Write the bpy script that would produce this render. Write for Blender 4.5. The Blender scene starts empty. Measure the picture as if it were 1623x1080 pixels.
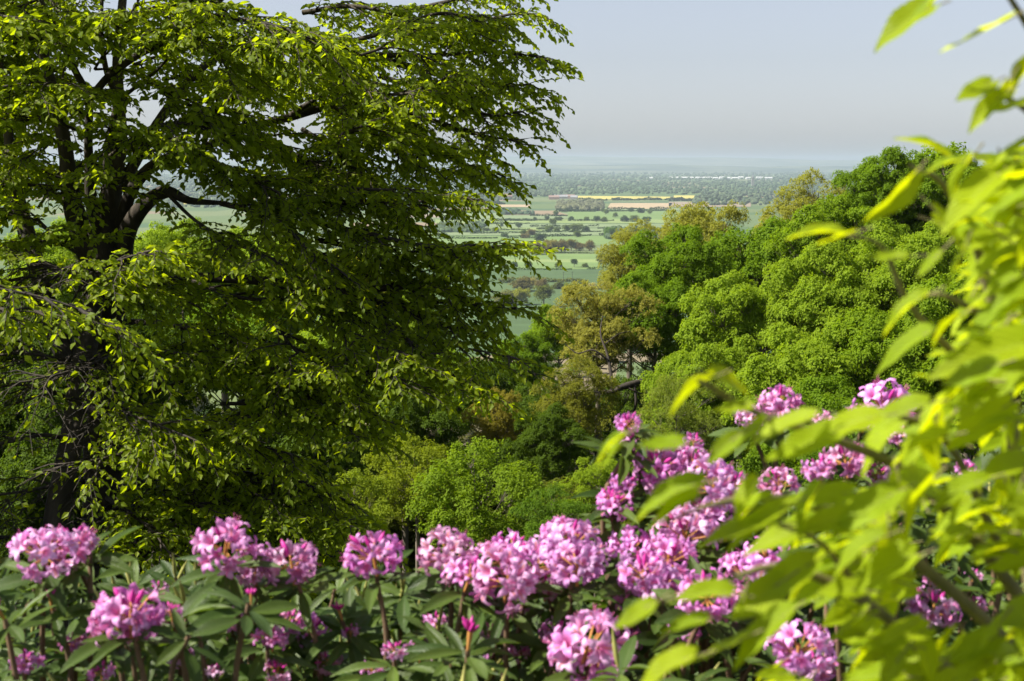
import bpy, math, random
import numpy as np
from math import radians, sin, cos, pi

C = bpy.context.scene.collection
scene = bpy.context.scene
# ------------------------------------------------------------------ camera, sky, sun, exposure
F_PX, PW, PH = 2254.0, 1623.0, 1080.0
CAM = np.array([0.0, 0.0, 160.0])
PITCH = math.atan((540 - 258) / F_PX)
cam_d = bpy.data.cameras.new("camera")
cam = bpy.data.objects.new("camera", cam_d); C.objects.link(cam)
cam.location = CAM; cam.rotation_euler = (pi / 2 - PITCH, 0, 0)
cam_d.sensor_width = 36; cam_d.lens = 36 * F_PX / PW
cam_d.clip_start = 0.1; cam_d.clip_end = 90000
cam_d.dof.use_dof = True; cam_d.dof.focus_distance = 30; cam_d.dof.aperture_fstop = 6.7
scene.camera = cam

SUN_EL, SUN_AZ = 48.0, -100.0         # azimuth from +Y towards +X
w = bpy.data.worlds.new("World"); scene.world = w; w.use_nodes = True
nt = w.node_tree
sky = nt.nodes.new("ShaderNodeTexSky"); sky.sky_type = 'NISHITA'; sky.sun_disc = False
sky.sun_elevation = radians(SUN_EL); sky.sun_rotation = radians(SUN_AZ)
sky.altitude = 160; sky.air_density = 1.0; sky.dust_density = 1.0; sky.ozone_density = 1.0
bg = nt.nodes["Background"]; bg.inputs[1].default_value = 0.0555
tint = nt.nodes.new('ShaderNodeMix'); tint.data_type = 'RGBA'; tint.blend_type = 'MULTIPLY'; tint.inputs[0].default_value = 1; tint.inputs[7].default_value = (.955, .97, 1.07, 1)
hs = nt.nodes.new('ShaderNodeHueSaturation'); hs.inputs['Saturation'].default_value = .44
nt.links.new(sky.outputs[0], hs.inputs['Color']); nt.links.new(hs.outputs[0], tint.inputs[6]); nt.links.new(tint.outputs[2], bg.inputs[0])

sl = bpy.data.lights.new("sun", 'SUN'); sl.energy = 5.0; sl.angle = radians(0.53); sl.color = (1.0, 0.94, 0.82)
so = bpy.data.objects.new("sun", sl); C.objects.link(so)
so.rotation_euler = (radians(90 - SUN_EL), 0, radians(180 - SUN_AZ) )
so.location = (0, 0, 300)
scene.view_settings.view_transform = 'Standard'; scene.view_settings.look = 'None'
scene.view_settings.exposure = 1.24; scene.view_settings.gamma = 1.0
scene.cycles.max_bounces = 8; scene.cycles.diffuse_bounces = 4; scene.cycles.glossy_bounces = 2
scene.cycles.transmission_bounces = 4; scene.cycles.volume_bounces = 1
scene.cycles.caustics_reflective = False; scene.cycles.caustics_refractive = False

def at(px, py, d):
    fw = np.array([0, cos(PITCH), -sin(PITCH)]); up = np.array([0, sin(PITCH), cos(PITCH)])
    return CAM + d * (fw + np.array([1.0, 0, 0]) * ((px - PW / 2) / F_PX) + up * ((PH / 2 - py) / F_PX))
def on_plain(px, py, z=0.0):
    v = at(px, py, 1.0) - CAM
    return CAM + v * ((z - CAM[2]) / v[2])
YS = [-60, 0, 5, 20, 35, 55, 80, 150, 300, 500, 700, 900, 60000]
ZS = [166, 158.3, 157.3, 152.6, 148, 141, 133, 112, 68, 24, 4, 0, 0]
def ground(x, y):
    x = np.asarray(x, float); y = np.asarray(y, float)
    z = np.interp(y, YS, ZS)
    spur = np.clip((x - 2) / 25, 0, 1) * np.exp(-((y - 75) / 55) ** 2) * 5.0
    bump = (np.sin(x * .11 + 1) * np.cos(y * .07) * .9 + np.sin(x * .31) * np.sin(y * .23) * .3) * np.clip((y - 12) / 30, 0, 1) * np.clip((900 - y) / 500, 0, 1)
    return np.maximum(z + spur + bump, 0)

# ------------------------------------------------------------------ mesh helpers
class MB:
    def __init__(s): s.v = []; s.f = []; s.r = []; s.t = []; s.uv = []; s.n = 0
    def add(s, v, f, r=None, t=None, uv=None):
        v = np.asarray(v, np.float32).reshape(-1, 3); f = np.asarray(f, np.int64)
        s.v.append(v); s.f.append(f + s.n); s.n += len(v)
        s.r.append(np.zeros(len(f), np.float32) if r is None else np.asarray(r, np.float32))
        s.t.append(np.zeros(len(v), np.float32) if t is None else np.asarray(t, np.float32))
        s.uv.append(np.zeros((len(v), 2), np.float32) if uv is None else np.asarray(uv, np.float32))
    def mesh(s, name, smooth=True):
        me = bpy.data.meshes.new(name)
        v = np.concatenate(s.v); me.vertices.add(len(v)); me.vertices.foreach_set("co", v.ravel())
        lv = np.concatenate([f.ravel() for f in s.f]); sz = np.concatenate([np.full(len(f), f.shape[1]) for f in s.f])
        me.loops.add(len(lv)); me.loops.foreach_set("vertex_index", lv.astype(np.int32))
        st = np.concatenate([[0], np.cumsum(sz)[:-1]])
        me.polygons.add(len(sz)); me.polygons.foreach_set("loop_start", st.astype(np.int32))
        me.polygons.foreach_set("use_smooth", np.full(len(sz), smooth))
        a = me.attributes.new("rnd", 'FLOAT', 'FACE'); a.data.foreach_set("value", np.concatenate(s.r))
        b = me.attributes.new("tone", 'FLOAT', 'POINT'); b.data.foreach_set("value", np.concatenate(s.t))
        c = me.attributes.new("luv", 'FLOAT2', 'POINT'); c.data.foreach_set("vector", np.concatenate(s.uv).ravel())
        me.update(calc_edges=True)
        return me
    def build(s, name, m, parent=None, smooth=True):
        me = s.mesh(name, smooth); me.materials.append(m)
        return link(name, me, parent)
def link(name, me, parent=None):
    o = bpy.data.objects.new(name, me); C.objects.link(o)
    if parent is not None: o.parent = parent
    return o
def tag(o, label=None, cat=None, group=None, kind=None):
    if label: o["label"] = label
    if cat: o["category"] = cat
    if group: o["group"] = group
    if kind: o["kind"] = kind
    return o
def empty(name, loc=(0, 0, 0)):
    o = bpy.data.objects.new(name, None); C.objects.link(o); o.location = loc; o.empty_display_size = .3
    return o
def nrm(a): return a / np.maximum(np.linalg.norm(a, axis=-1, keepdims=True), 1e-9)
def frames(d, n):
    X = nrm(d); Z = nrm(n - (n * X).sum(-1, keepdims=True) * X); Y = np.cross(Z, X)
    return np.stack([X, Y, Z], axis=-1)      # columns
def scatter(mb, tv, tf, pos, R, sc, rnd, tone=None, uv=None, sy=None):
    n = len(pos)
    if n == 0: return
    sc = np.broadcast_to(np.asarray(sc, float), (n,))
    loc = tv[None] * sc[:, None, None]
    if sy is not None: loc = loc * np.stack([np.ones(n), sy, np.ones(n)], -1)[:, None, :]
    P = np.einsum('nij,nkj->nki', R, loc) + pos[:, None, :]
    k, m = len(tv), len(tf)
    f = (tf[None] + (np.arange(n) * k)[:, None, None]).reshape(-1, tf.shape[1])
    mb.add(P.reshape(-1, 3), f, np.repeat(rnd, m), None if tone is None else np.tile(tone, n), None if uv is None else np.tile(uv, (n, 1)))
def smooth_path(P, n=6):
    P = np.asarray(P, float)
    if len(P) < 3: 
        t = np.linspace(0, 1, n + 1)[:, None]; return P[0] * (1 - t) + P[-1] * t
    Q = np.vstack([2 * P[0] - P[1], P, 2 * P[-1] - P[-2]]); out = []
    for i in range(1, len(Q) - 2):
        a, b, c, d = Q[i - 1], Q[i], Q[i + 1], Q[i + 2]
        for t in np.linspace(0, 1, n, endpoint=False):
            out.append(.5 * ((2 * b) + (-a + c) * t + (2 * a - 5 * b + 4 * c - d) * t * t + (-a + 3 * b - 3 * c + d) * t ** 3))
    out.append(P[-1]); return np.array(out)
def tube(mb, P, r, sides=8, rng=None, knob=0.0):
    P = np.asarray(P, float); n = len(P)
    r = np.interp(np.linspace(0, 1, n), np.linspace(0, 1, len(r)), r) if len(r) != n else np.asarray(r, float)
    T = nrm(np.gradient(P, axis=0)); ref = np.array([.31, .77, .55])
    A = nrm(np.cross(T, ref)); B = np.cross(T, A)
    a = np.linspace(0, 2 * pi, sides, endpoint=False)
    rr = np.repeat(r[:, None], sides, 1)
    if knob and rng is not None:
        rr = rr * (1 + knob * (np.sin(a * 2 + rng.random() * 6)[None] * .6 + np.sin(a * 3 + 1.0)[None] * .4 + rng.normal(0, .5, (n, 1)) * .5))
    V = P[:, None] + rr[..., None] * (np.cos(a)[None, :, None] * A[:, None] + np.sin(a)[None, :, None] * B[:, None])
    i = np.arange(n - 1)[:, None] * sides; j = np.arange(sides)[None]; k = (j + 1) % sides
    F = np.stack([i + j, i + k, i + sides + k, i + sides + j], -1).reshape(-1, 4)
    mb.add(V.reshape(-1, 3), F)
def box(mb, c, s, rz=0.0):
    x, y, z = np.array(s) / 2
    v = np.array([[-x, -y, -z], [x, -y, -z], [x, y, -z], [-x, y, -z], [-x, -y, z], [x, -y, z], [x, y, z], [-x, y, z]])
    R = np.array([[cos(rz), -sin(rz), 0], [sin(rz), cos(rz), 0], [0, 0, 1]])
    mb.add(v @ R.T + np.array(c), [[0, 3, 2, 1], [4, 5, 6, 7], [0, 1, 5, 4], [1, 2, 6, 5], [2, 3, 7, 6], [3, 0, 4, 7]])

# ------------------------------------------------------------------ materials
def mat(name):
    m = bpy.data.materials.new(name); m.use_nodes = True
    nt = m.node_tree; return m, nt, nt.nodes, nt.links, nt.nodes["Principled BSDF"]
def node(ns, t, **kw):
    n = ns.new(t)
    for k, v in kw.items(): setattr(n, k, v)
    return n
def mixc(nt, fac, a, b, mode='MIX'):
    n = nt.nodes.new("ShaderNodeMix"); n.data_type = 'RGBA'; n.blend_type = mode
    for s, v in ((n.inputs[0], fac), (n.inputs[6], a), (n.inputs[7], b)):
        if isinstance(v, bpy.types.NodeSocket): nt.links.new(v, s)
        else: s.default_value = v if isinstance(v, (int, float)) else (*v, 1)
    return n.outputs[2]
def math_n(nt, op, a, b=0.0, c=0.0, clamp=False):
    n = nt.nodes.new("ShaderNodeMath"); n.operation = op; n.use_clamp = clamp
    for s, v in zip(n.inputs, (a, b, c)):
        if isinstance(v, bpy.types.NodeSocket): nt.links.new(v, s)
        else: s.default_value = v
    return n.outputs[0]
def attr(nt, name, out="Fac"):
    n = nt.nodes.new("ShaderNodeAttribute"); n.attribute_name = name; return n.outputs[out]
def leafy(name, c1, c2, tr, tw=.4, rough=.5, spec=.35, obj_col=False, veins=None, noise=0.0):
    m, nt, ns, ls, p = mat(name)
    r = attr(nt, "rnd"); base = mixc(nt, r, c1, c2); trc = mixc(nt, r, tuple(x * .8 for x in tr), tr)
    if obj_col:
        oi = ns.new("ShaderNodeObjectInfo")
        base = mixc(nt, 1.0, base, oi.outputs["Color"], 'MULTIPLY'); trc = mixc(nt, 1.0, trc, oi.outputs["Color"], 'MULTIPLY')
    if veins:
        uv = ns.new("ShaderNodeSeparateXYZ"); ls.new(attr(nt, "luv", "Vector"), uv.inputs[0])
        au = math_n(nt, 'ABSOLUTE', uv.outputs[0])
        mid = math_n(nt, 'LESS_THAN', au, .045)
        w_ = math_n(nt, 'SINE', math_n(nt, 'MULTIPLY', math_n(nt, 'SUBTRACT', uv.outputs[1], math_n(nt, 'MULTIPLY', au, .35)), veins[0]))
        lat = math_n(nt, 'GREATER_THAN', w_, .93)
        vf = math_n(nt, 'MAXIMUM', mid, math_n(nt, 'MULTIPLY', lat, .55))
        vf = math_n(nt, 'MULTIPLY', vf, veins[1])
        base = mixc(nt, vf, base, veins[2]); trc = mixc(nt, vf, trc, tuple(x * .6 for x in tr))
        bp = ns.new("ShaderNodeBump"); bp.inputs["Strength"].default_value = .35; bp.inputs["Distance"].default_value = .002
        ls.new(math_n(nt, 'ADD', w_, mid), bp.inputs["Height"]); ls.new(bp.outputs[0], p.inputs["Normal"])
    if noise:
        nz = ns.new("ShaderNodeTexNoise"); nz.inputs["Scale"].default_value = noise; nz.inputs["Detail"].default_value = 3
        tc = ns.new("ShaderNodeTexCoord"); ls.new(tc.outputs["Object"], nz.inputs["Vector"])
        k = math_n(nt, 'MULTIPLY_ADD', nz.outputs[0], 1.0, .5)
        kk = ns.new("ShaderNodeCombineXYZ"); [ls.new(k, kk.inputs[i]) for i in range(3)]
        base = mixc(nt, 1.0, base, kk.outputs[0], 'MULTIPLY')
    ls.new(base, p.inputs["Base Color"]); p.inputs["Roughness"].default_value = rough
    p.inputs["Specular IOR Level"].default_value = spec
    t = ns.new("ShaderNodeBsdfTranslucent"); ls.new(trc, t.inputs[0])
    mx = ns.new("ShaderNodeMixShader"); mx.inputs[0].default_value = tw
    ls.new(p.outputs[0], mx.inputs[1]); ls.new(t.outputs[0], mx.inputs[2])
    ls.new(mx.outputs[0], ns["Material Output"].inputs[0])
    return m
def bark(name, c1, c2, scale=6.0, bump=.5):
    m, nt, ns, ls, p = mat(name)
    tc = ns.new("ShaderNodeTexCoord"); mp = ns.new("ShaderNodeMapping"); mp.inputs["Scale"].default_value = (1, 1, .18)
    ls.new(tc.outputs["Object"], mp.inputs[0])
    nz = ns.new("ShaderNodeTexNoise"); nz.inputs["Scale"].default_value = scale; nz.inputs["Detail"].default_value = 8; nz.inputs["Roughness"].default_value = .65
    ls.new(mp.outputs[0], nz.inputs["Vector"])
    cr = ns.new("ShaderNodeValToRGB"); cr.color_ramp.elements[0].position = .36; cr.color_ramp.elements[1].position = .66
    cr.color_ramp.elements[0].color = (*c1, 1); cr.color_ramp.elements[1].color = (*c2, 1)
    ls.new(nz.outputs[0], cr.inputs[0]); ls.new(cr.outputs[0], p.inputs["Base Color"]); p.inputs["Roughness"].default_value = .85
    bp = ns.new("ShaderNodeBump"); bp.inputs["Strength"].default_value = bump; bp.inputs["Distance"].default_value = .03
    ls.new(nz.outputs[0], bp.inputs["Height"]); ls.new(bp.outputs[0], p.inputs["Normal"])
    return m
def plain(name, c, rough=.8, noise=None, c2=None, dist=1.0):
    m, nt, ns, ls, p = mat(name)
    p.inputs["Base Color"].default_value = (*c, 1); p.inputs["Roughness"].default_value = rough
    p.inputs["Specular IOR Level"].default_value = .2
    if noise:
        g = ns.new("ShaderNodeNewGeometry"); mp = ns.new("ShaderNodeMapping"); mp.inputs["Scale"].default_value = noise
        mp.inputs["Rotation"].default_value = (0, 0, .15)
        ls.new(g.outputs["Position"], mp.inputs[0])
        nz = ns.new("ShaderNodeTexNoise"); nz.inputs["Scale"].default_value = 1; nz.inputs["Detail"].default_value = 5
        ls.new(mp.outputs[0], nz.inputs["Vector"])
        cr = ns.new("ShaderNodeValToRGB"); cr.color_ramp.elements[0].position = .38; cr.color_ramp.elements[1].position = .62
        cr.color_ramp.elements[0].color = (*c, 1); cr.color_ramp.elements[1].color = (*(c2 or c), 1)
        ls.new(nz.outputs[0], cr.inputs[0]); ls.new(cr.outputs[0], p.inputs["Base Color"])
    return m

M_TREE = leafy("tree_leaves", (1.0, 1.0, .5), (1.5, 1.42, .6), (2.4, 2.25, .5), .48, .6, .1, obj_col=True)
M_BEECH = leafy("near_tree_leaves", (.08, .125, .006), (.17, .215, .009), (.56, .70, .006), .5, .5, .15)
M_FORE = leafy("bright_leaves", (.18, .28, .006), (.30, .38, .008), (.76, .86, .004), .52, .5, .2, veins=(58.0, .3, (.40, .46, .08)), noise=22)
M_RHLEAF = leafy("rhododendron_leaves", (.035, .07, .014), (.085, .13, .02), (.16, .26, .012), .3, .42, .28, veins=(70.0, .5, (.16, .2, .09)), noise=9)
M_BARK = bark("dark_bark", (.013, .010, .007), (.05, .037, .024), 7, .9)
M_BARK2 = bark("grey_bark", (.06, .05, .035), (.18, .15, .11), 4, .5)
M_TWIG = bark("brown_twig", (.09, .055, .03), (.20, .12, .07), 20, .2)
M_GTWIG = bark("green_twig", (.14, .13, .05), (.24, .2, .09), 30, .2)

def petal_mat():
    m, nt, ns, ls, p = mat("pink_petals")
    r = attr(nt, "rnd"); t = attr(nt, "tone")
    a = mixc(nt, r, (.60, .19, .57), (.90, .62, .89))
    cr = ns.new("ShaderNodeValToRGB"); e = cr.color_ramp.elements
    e[0].position = 0; e[0].color = (.62, .20, .22, 1); e[1].position = .45; e[1].color = (1, 1, 1, 1)
    ls.new(t, cr.inputs[0])
    fac = math_n(nt, 'MULTIPLY', math_n(nt, 'SUBTRACT', 1.0, math_n(nt, 'MULTIPLY', t, 2.2), clamp=True), .8, clamp=True)
    base = mixc(nt, fac, a, (.72, .16, .36))
    tip = math_n(nt, 'MULTIPLY', math_n(nt, 'SUBTRACT', t, .75, clamp=True), 2.4, clamp=True)
    base = mixc(nt, tip, base, (.62, .13, .50))
    uv = ns.new("ShaderNodeSeparateXYZ"); ls.new(attr(nt, "luv", "Vector"), uv.inputs[0])
    base = mixc(nt, math_n(nt, 'MULTIPLY', uv.outputs[0], .8), base, (.80, .25, .10))
    ls.new(base, p.inputs["Base Color"]); p.inputs["Roughness"].default_value = .45
    oi = ns.new("ShaderNodeObjectInfo"); base = mixc(nt, 1.0, base, oi.outputs["Color"], "MULTIPLY")
    ls.new(base, p.inputs["Base Color"]); tr = ns.new("ShaderNodeBsdfTranslucent"); ls.new(base, tr.inputs[0])
    mx = ns.new("ShaderNodeMixShader"); mx.inputs[0].default_value = .35
    ls.new(p.outputs[0], mx.inputs[1]); ls.new(tr.outputs[0], mx.inputs[2]); ls.new(mx.outputs[0], ns["Material Output"].inputs[0])
    return m
M_PETAL = petal_mat()
M_BUD = plain("magenta_bud", (.46, .035, .26), .4)
M_LBUD = plain("yellow_green_bud", (.34, .33, .10), .5)
M_STALK = plain("orange_stalk", (.42, .20, .06), .5)

# ------------------------------------------------------------------ leaf shapes
T2V = np.array([[0, 0, 0], [.45, .30, .06], [.45, -.30, .06], [1, 0, -.08]], float); T2F = np.array([[0, 2, 3], [0, 3, 1]])
T4V = np.array([[0, 0, 0], [.38, .33, .07], [.38, -.33, .07], [.5, 0, -.02], [.8, .17, .0], [.8, -.17, .0], [1.05, 0, -.13]], float)
T4F = np.array([[0, 3, 1], [0, 2, 3], [1, 3, 4], [3, 2, 5], [3, 6, 4], [3, 5, 6]])
def blade(nl, nw, width, fold, curl, serr=0.0, heart=0.0, wave=0.0, peak=.35):
    V = []; U = []
    for i in range(nl + 1):
        s = i / nl
        wd = width * (math.sin(pi * s ** (math.log(.5) / math.log(peak)))) ** .8 if 0 < s < 1 else .004
        if serr and 0 < s < 1: wd *= 1 + serr * (1 if i % 2 else -1)
        if heart and i == 0: wd = width * .35
        for j in range(-nw, nw + 1):
            t = j / nw
            x = s - (heart * (abs(t)) * (1 - s) ** 3); 
            z = fold * abs(t) * wd - curl * s * s + wave * sin(s * 14 + (2 if t > 0 else 0)) * abs(t)
            V.append((x, t * wd, z)); U.append((t, s))
    F = []; k = 2 * nw + 1
    for i in range(nl):
        for j in range(2 * nw): a = i * k + j; F.append((a, a + 1, a + k + 1, a + k))
    return np.array(V, float), np.array(F), np.array(U, float)
FOREV = [blade(18, 3, .29, .3, .18, .035, .12, .012, .33), blade(18, 3, .27, .5, .3, .035, .10, .02, .36), blade(18, 3, .33, .15, -.05, .035, .12, .02, .34)]
RHV = [blade(9, 2, .15, .30, .12, 0, 0, .006, .52), blade(9, 2, .14, .5, .25, 0, 0, .008, .5)]

# ------------------------------------------------------------------ setting: ground, fields, hills
def ground_mesh():
    ys = np.concatenate([np.linspace(-45, 120, 56), np.linspace(125, 900, 50)[0:], np.geomspace(930, 42000, 30)])
    us = np.linspace(-1, 1, 91); us = np.sign(us) * np.abs(us) ** 1.4
    Y, U = np.meshgrid(ys, us, indexing='ij'); X = U * (260 + np.maximum(Y, 0) * .75)
    Z = ground(X, Y)
    V = np.stack([X, Y, Z], -1).reshape(-1, 3); n, k = len(ys), len(us)
    i = np.arange(n - 1)[:, None] * k; j = np.arange(k - 1)[None]
    F = np.stack([i + j, i + j + 1, i + k + j + 1, i + k + j], -1).reshape(-1, 4)
    mb = MB(); mb.add(V, F)
    m, nt, ns, ls, p = mat("ground")
    g = ns.new("ShaderNodeNewGeometry"); sp = ns.new("ShaderNodeSeparateXYZ"); ls.new(g.outputs["Position"], sp.inputs[0])
    mp = ns.new("ShaderNodeMapping"); mp.inputs["Scale"].default_value = (1 / 330, 1 / 420, 0); mp.inputs["Rotation"].default_value = (0, 0, .12)
    ls.new(g.outputs["Position"], mp.inputs[0])
    vo = ns.new("ShaderNodeTexVoronoi"); vo.distance = 'CHEBYCHEV'; vo.inputs["Scale"].default_value = 1; ls.new(mp.outputs[0], vo.inputs["Vector"])
    sc = ns.new("ShaderNodeSeparateColor"); ls.new(vo.outputs["Color"], sc.inputs[0])
    cr = ns.new("ShaderNodeValToRGB"); cr.color_ramp.interpolation = 'CONSTANT'
    cols = [(0, (.085, .14, .05)), (.2, (.12, .17, .065)), (.4, (.10, .15, .06)), (.55, (.15, .19, .08)), (.7, (.075, .13, .06)), (.82, (.22, .18, .11)), (.9, (.13, .17, .06))]
    e = cr.color_ramp.elements; e[0].position = 0; e[0].color = (*cols[0][1], 1); e[1].position = cols[1][0]; e[1].color = (*cols[1][1], 1)
    for pz, c in cols[2:]: x = e.new(pz); x.color = (*c, 1)
    ls.new(sc.outputs[0], cr.inputs[0])
    nz = ns.new("ShaderNodeTexNoise"); nz.inputs["Scale"].default_value = .8; nz.inputs["Detail"].default_value = 7; ls.new(g.outputs["Position"], nz.inputs["Vector"])
    fl = mixc(nt, nz.outputs[0], (.018, .022, .008), (.05, .06, .02))
    hf = math_n(nt, 'MULTIPLY', sp.outputs[2], .12, clamp=True)
    cr_o = mixc(nt, 1.0, cr.outputs[0], (.78, .78, .8), 'MULTIPLY')
    ls.new(mixc(nt, hf, cr_o, fl), p.inputs["Base Color"]); p.inputs["Roughness"].default_value = 1; p.inputs["Specular IOR Level"].default_value = .1
    tag(mb.build("ground", m), kind="structure")
ground_mesh()

FM = {}
def field_mat(c):
    if c not in FM:
        c2 = tuple(x * 1.22 for x in c); FM[c] = plain("field_crop_%d" % len(FM), c, .95, (.012, .035, .01), c2)
    return FM[c]
DARKCROP = (.048, .083, .030); CROP2 = (.056, .092, .034); MEAD = (0.105, 0.160, 0.049); MEADL = (0.145, 0.192, 0.065); PALE = (0.129, 0.169, 0.080); TAN = (0.289, 0.221, 0.136); BROWN = (0.182, 0.137, 0.084); RAPE = (0.343, 0.304, 0.078); PINK = (0.198, 0.160, 0.114)
def field(x0, x1, yn, yf, c, sk=0.0, dz=.3, yn2=None, yf2=None):
    """four corners by where the field's edges stand on the plain"""
    P = [on_plain(x0, yn, dz), on_plain(x1, yn2 or yn, dz), on_plain(x1 + sk, yf2 or yf, dz), on_plain(x0 + sk, yf, dz)]
    mb = MB(); mb.add(np.array(P), [[0, 1, 2, 3]])
    tag(mb.build("field", field_mat(c)), kind="structure")
field(300, 1150, 560, 466, DARKCROP)
field(560, 1100, 466, 448, CROP2, dz=.34)
field(560, 1100, 448, 428, DARKCROP, dz=.3)
field(600, 1080, 427, 416, MEAD, dz=.3)
field(640, 1060, 416, 411, MEADL, dz=.3, yf2=409)
field(600, 1050, 411, 402, MEAD, dz=.34, yf2=403)
field(520, 850, 400, 389, MEADL, dz=.3)
field(640, 980, 389, 374, MEAD, dz=.34)
field(560, 960, 373, 367, PALE, dz=.4)
field(600, 860, 366, 361, MEADL, dz=.4)
field(860, 1080, 366, 362, PALE, dz=.4)
field(560, 760, 360, 353, BROWN, dz=.4)
field(762, 1080, 361, 355, PALE, dz=.5)
field(690, 1080, 354, 348, MEADL, dz=.5)
field(560, 900, 347, 338, PALE, dz=.5)
field(900, 1080, 348, 335, MEAD, dz=.5)
field(800, 900, 341, 334, BROWN, sk=-20, dz=.9)
field(880, 1080, 334, 330, PALE, dz=.6)
field(790, 840, 328.5, 324.5, TAN, dz=.9)
field(962, 1060, 331, 322, TAN, sk=6, dz=.9)
field(1060, 1190, 328, 320, PINK, dz=.9)
field(915, 1062, 316.5, 310.5, RAPE, dz=1.2, yn2=315.5, yf2=312)
field(1068, 1102, 315, 310, RAPE, dz=1.2)
field(400, 470, 316, 308, TAN, dz=1.0); field(230, 300, 324, 318, RAPE, dz=1.0); field(480, 560, 312, 306, PINK, dz=1.0)
field(640, 700, 345, 339, PINK, dz=.9)

def hills(name, x0, x1, d, prof, depth, c, c2, seed):
    rng = np.random.default_rng(seed); n = 160
    pxs = np.linspace(x0, x1, n)
    top = np.interp(pxs, [p[0] for p in prof], [p[1] for p in prof])
    ph = rng.random(6) * 6
    top = top - .5 * sum(np.sin(pxs / s + ph[i]) * a for i, (s, a) in enumerate([(90, .9), (37, .6), (17, .4), (7, .25), (3.1, .25)]))
    rows = []
    for t, hh in [(-1, 0), (-.7, .15), (-.45, .42), (-.2, .8), (0, 1), (.4, .7), (1, 0)]:
        row = []
        for i in range(n):
            z1 = at(pxs[i], top[i], d)[2]; z = max(z1, 5) * hh * (1 + .05 * sin(pxs[i] / 11 + t * 5)) if hh not in (0, 1) else max(z1, 5) * hh
            row.append(((pxs[i] - PW / 2) / F_PX * d, d + t * depth, z - .5))
        rows.append(row)
    V = np.array(rows).reshape(-1, 3); k = n; i = np.arange(6)[:, None] * k; j = np.arange(k - 1)[None]
    mb = MB(); mb.add(V, np.stack([i + j, i + j + 1, i + k + j + 1, i + k + j], -1).reshape(-1, 4))
    tag(mb.build(name, plain(name, c, 1, (.0009, .0022, .004), c2)), kind="structure")
hills("hills", -300, 1800, 33000, [(-300, 250), (400, 252), (700, 250), (850, 247.5), (1000, 249), (1150, 250.5), (1300, 254), (1450, 256), (1800, 253)], 5000, (.05, .08, .05), (.14, .15, .1), 3)
hills("low_hills", -300, 1800, 23000, [(-300, 258), (500, 261), (700, 259), (900, 262), (1050, 260.5), (1200, 264), (1800, 262)], 2600, (.03, .055, .04), (.12, .14, .09), 5)

# far woods: many small crown domes in one mass per wood
DOME = None
def dome():
    V = [(0, 0, 1)]; 
    for k, (z, r, n) in enumerate([(.72, .62, 6), (.2, 1.0, 8), (-.7, .8, 8)]):
        for a in range(n): V.append((r * cos(2 * pi * a / n + k * .4), r * sin(2 * pi * a / n + k * .4), z))
    F = [(0, 1 + a, 1 + (a + 1) % 6) for a in range(6)]
    for a in range(8):
        b = (a + 1) % 8; u = 1 + int(a * 6 / 8) % 6; u2 = 1 + int(b * 6 / 8) % 6
        F.append((7 + a, 7 + b, u2)); 
        if u != u2: F.append((7 + a, u2, u))
        F.append((15 + a, 15 + b, 7 + b)); F.append((15 + a, 7 + b, 7 + a))
    return np.array(V, float), np.array(F)
DV, DF = dome()
def wood(rects, seed, c, c2, label=None, name="wood"):
    """rects: (x0,x1,ynear,yfar,count,height)"""
    rng = np.random.default_rng(seed); mb = MB()
    for x0, x1, yn, yf, n, h in rects:
        py = rng.uniform(yf, yn, n); px = rng.uniform(x0, x1, n)
        P = np.array([on_plain(a, b) for a, b in zip(px, py)])
        hh = h * rng.uniform(.6, 1.25, n); P[:, 2] = hh * .42
        S = np.stack([hh * .52 * rng.uniform(.8, 1.5, n), hh * .6, hh * .55], -1)
        a = rng.random(n) * 6.28; R = np.zeros((n, 3, 3)); R[:, 0, 0] = np.cos(a); R[:, 0, 1] = -np.sin(a); R[:, 1, 0] = np.sin(a); R[:, 1, 1] = np.cos(a); R[:, 2, 2] = 1
        jit = 1 + rng.normal(0, .13, (n, len(DV), 1))
        L = DV[None] * jit * S[:, None, :]
        W = np.einsum('nij,nkj->nki', R, L) + P[:, None]
        f = (DF[None] + (np.arange(n) * len(DV))[:, None, None]).reshape(-1, 3)
        mb.add(W.reshape(-1, 3), f, np.repeat(rng.random(n), len(DF)))
    m = leafy(name + "_leaves_%d" % seed, c, c2, tuple(x * 1.2 for x in c2), .2, .7, .2)
    o = mb.build(name, m, smooth=False); tag(o, label, None, None, "stuff"); return o
wood([(-200, 1500, 309, 303, 900, 15), (-200, 1500, 303, 296, 1500, 15), (-200, 1500, 296, 286, 3000, 17), (-200, 1500, 286, 276, 3500, 22), (-200, 1600, 276, 268, 2500, 30)], 11, (.05, .085, .04), (.07, .11, .048))
wood([(560, 900, 312, 304, 500, 16), (560, 790, 322, 312, 420, 13), (100, 560, 330, 308, 900, 14), (1100, 1500, 326, 305, 700, 16), (770, 830, 318, 310, 90, 14)], 12, (.055, .085, .045), (.085, .115, .055))
wood([(884, 955, 335, 323, 330, 17)], 13, (.08, .085, .045), (.13, .14, .06))
wood([(795, 820, 341, 337, 60, 14), (822, 845, 341, 338, 30, 10)], 14, (.035, .07, .04), (.07, .11, .05))
wood([(600, 760, 369, 364, 220, 11), (700, 770, 362, 356, 90, 10), (960, 1090, 380, 366, 200, 13)], 15, (.045, .08, .035), (.09, .13, .05))

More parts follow.
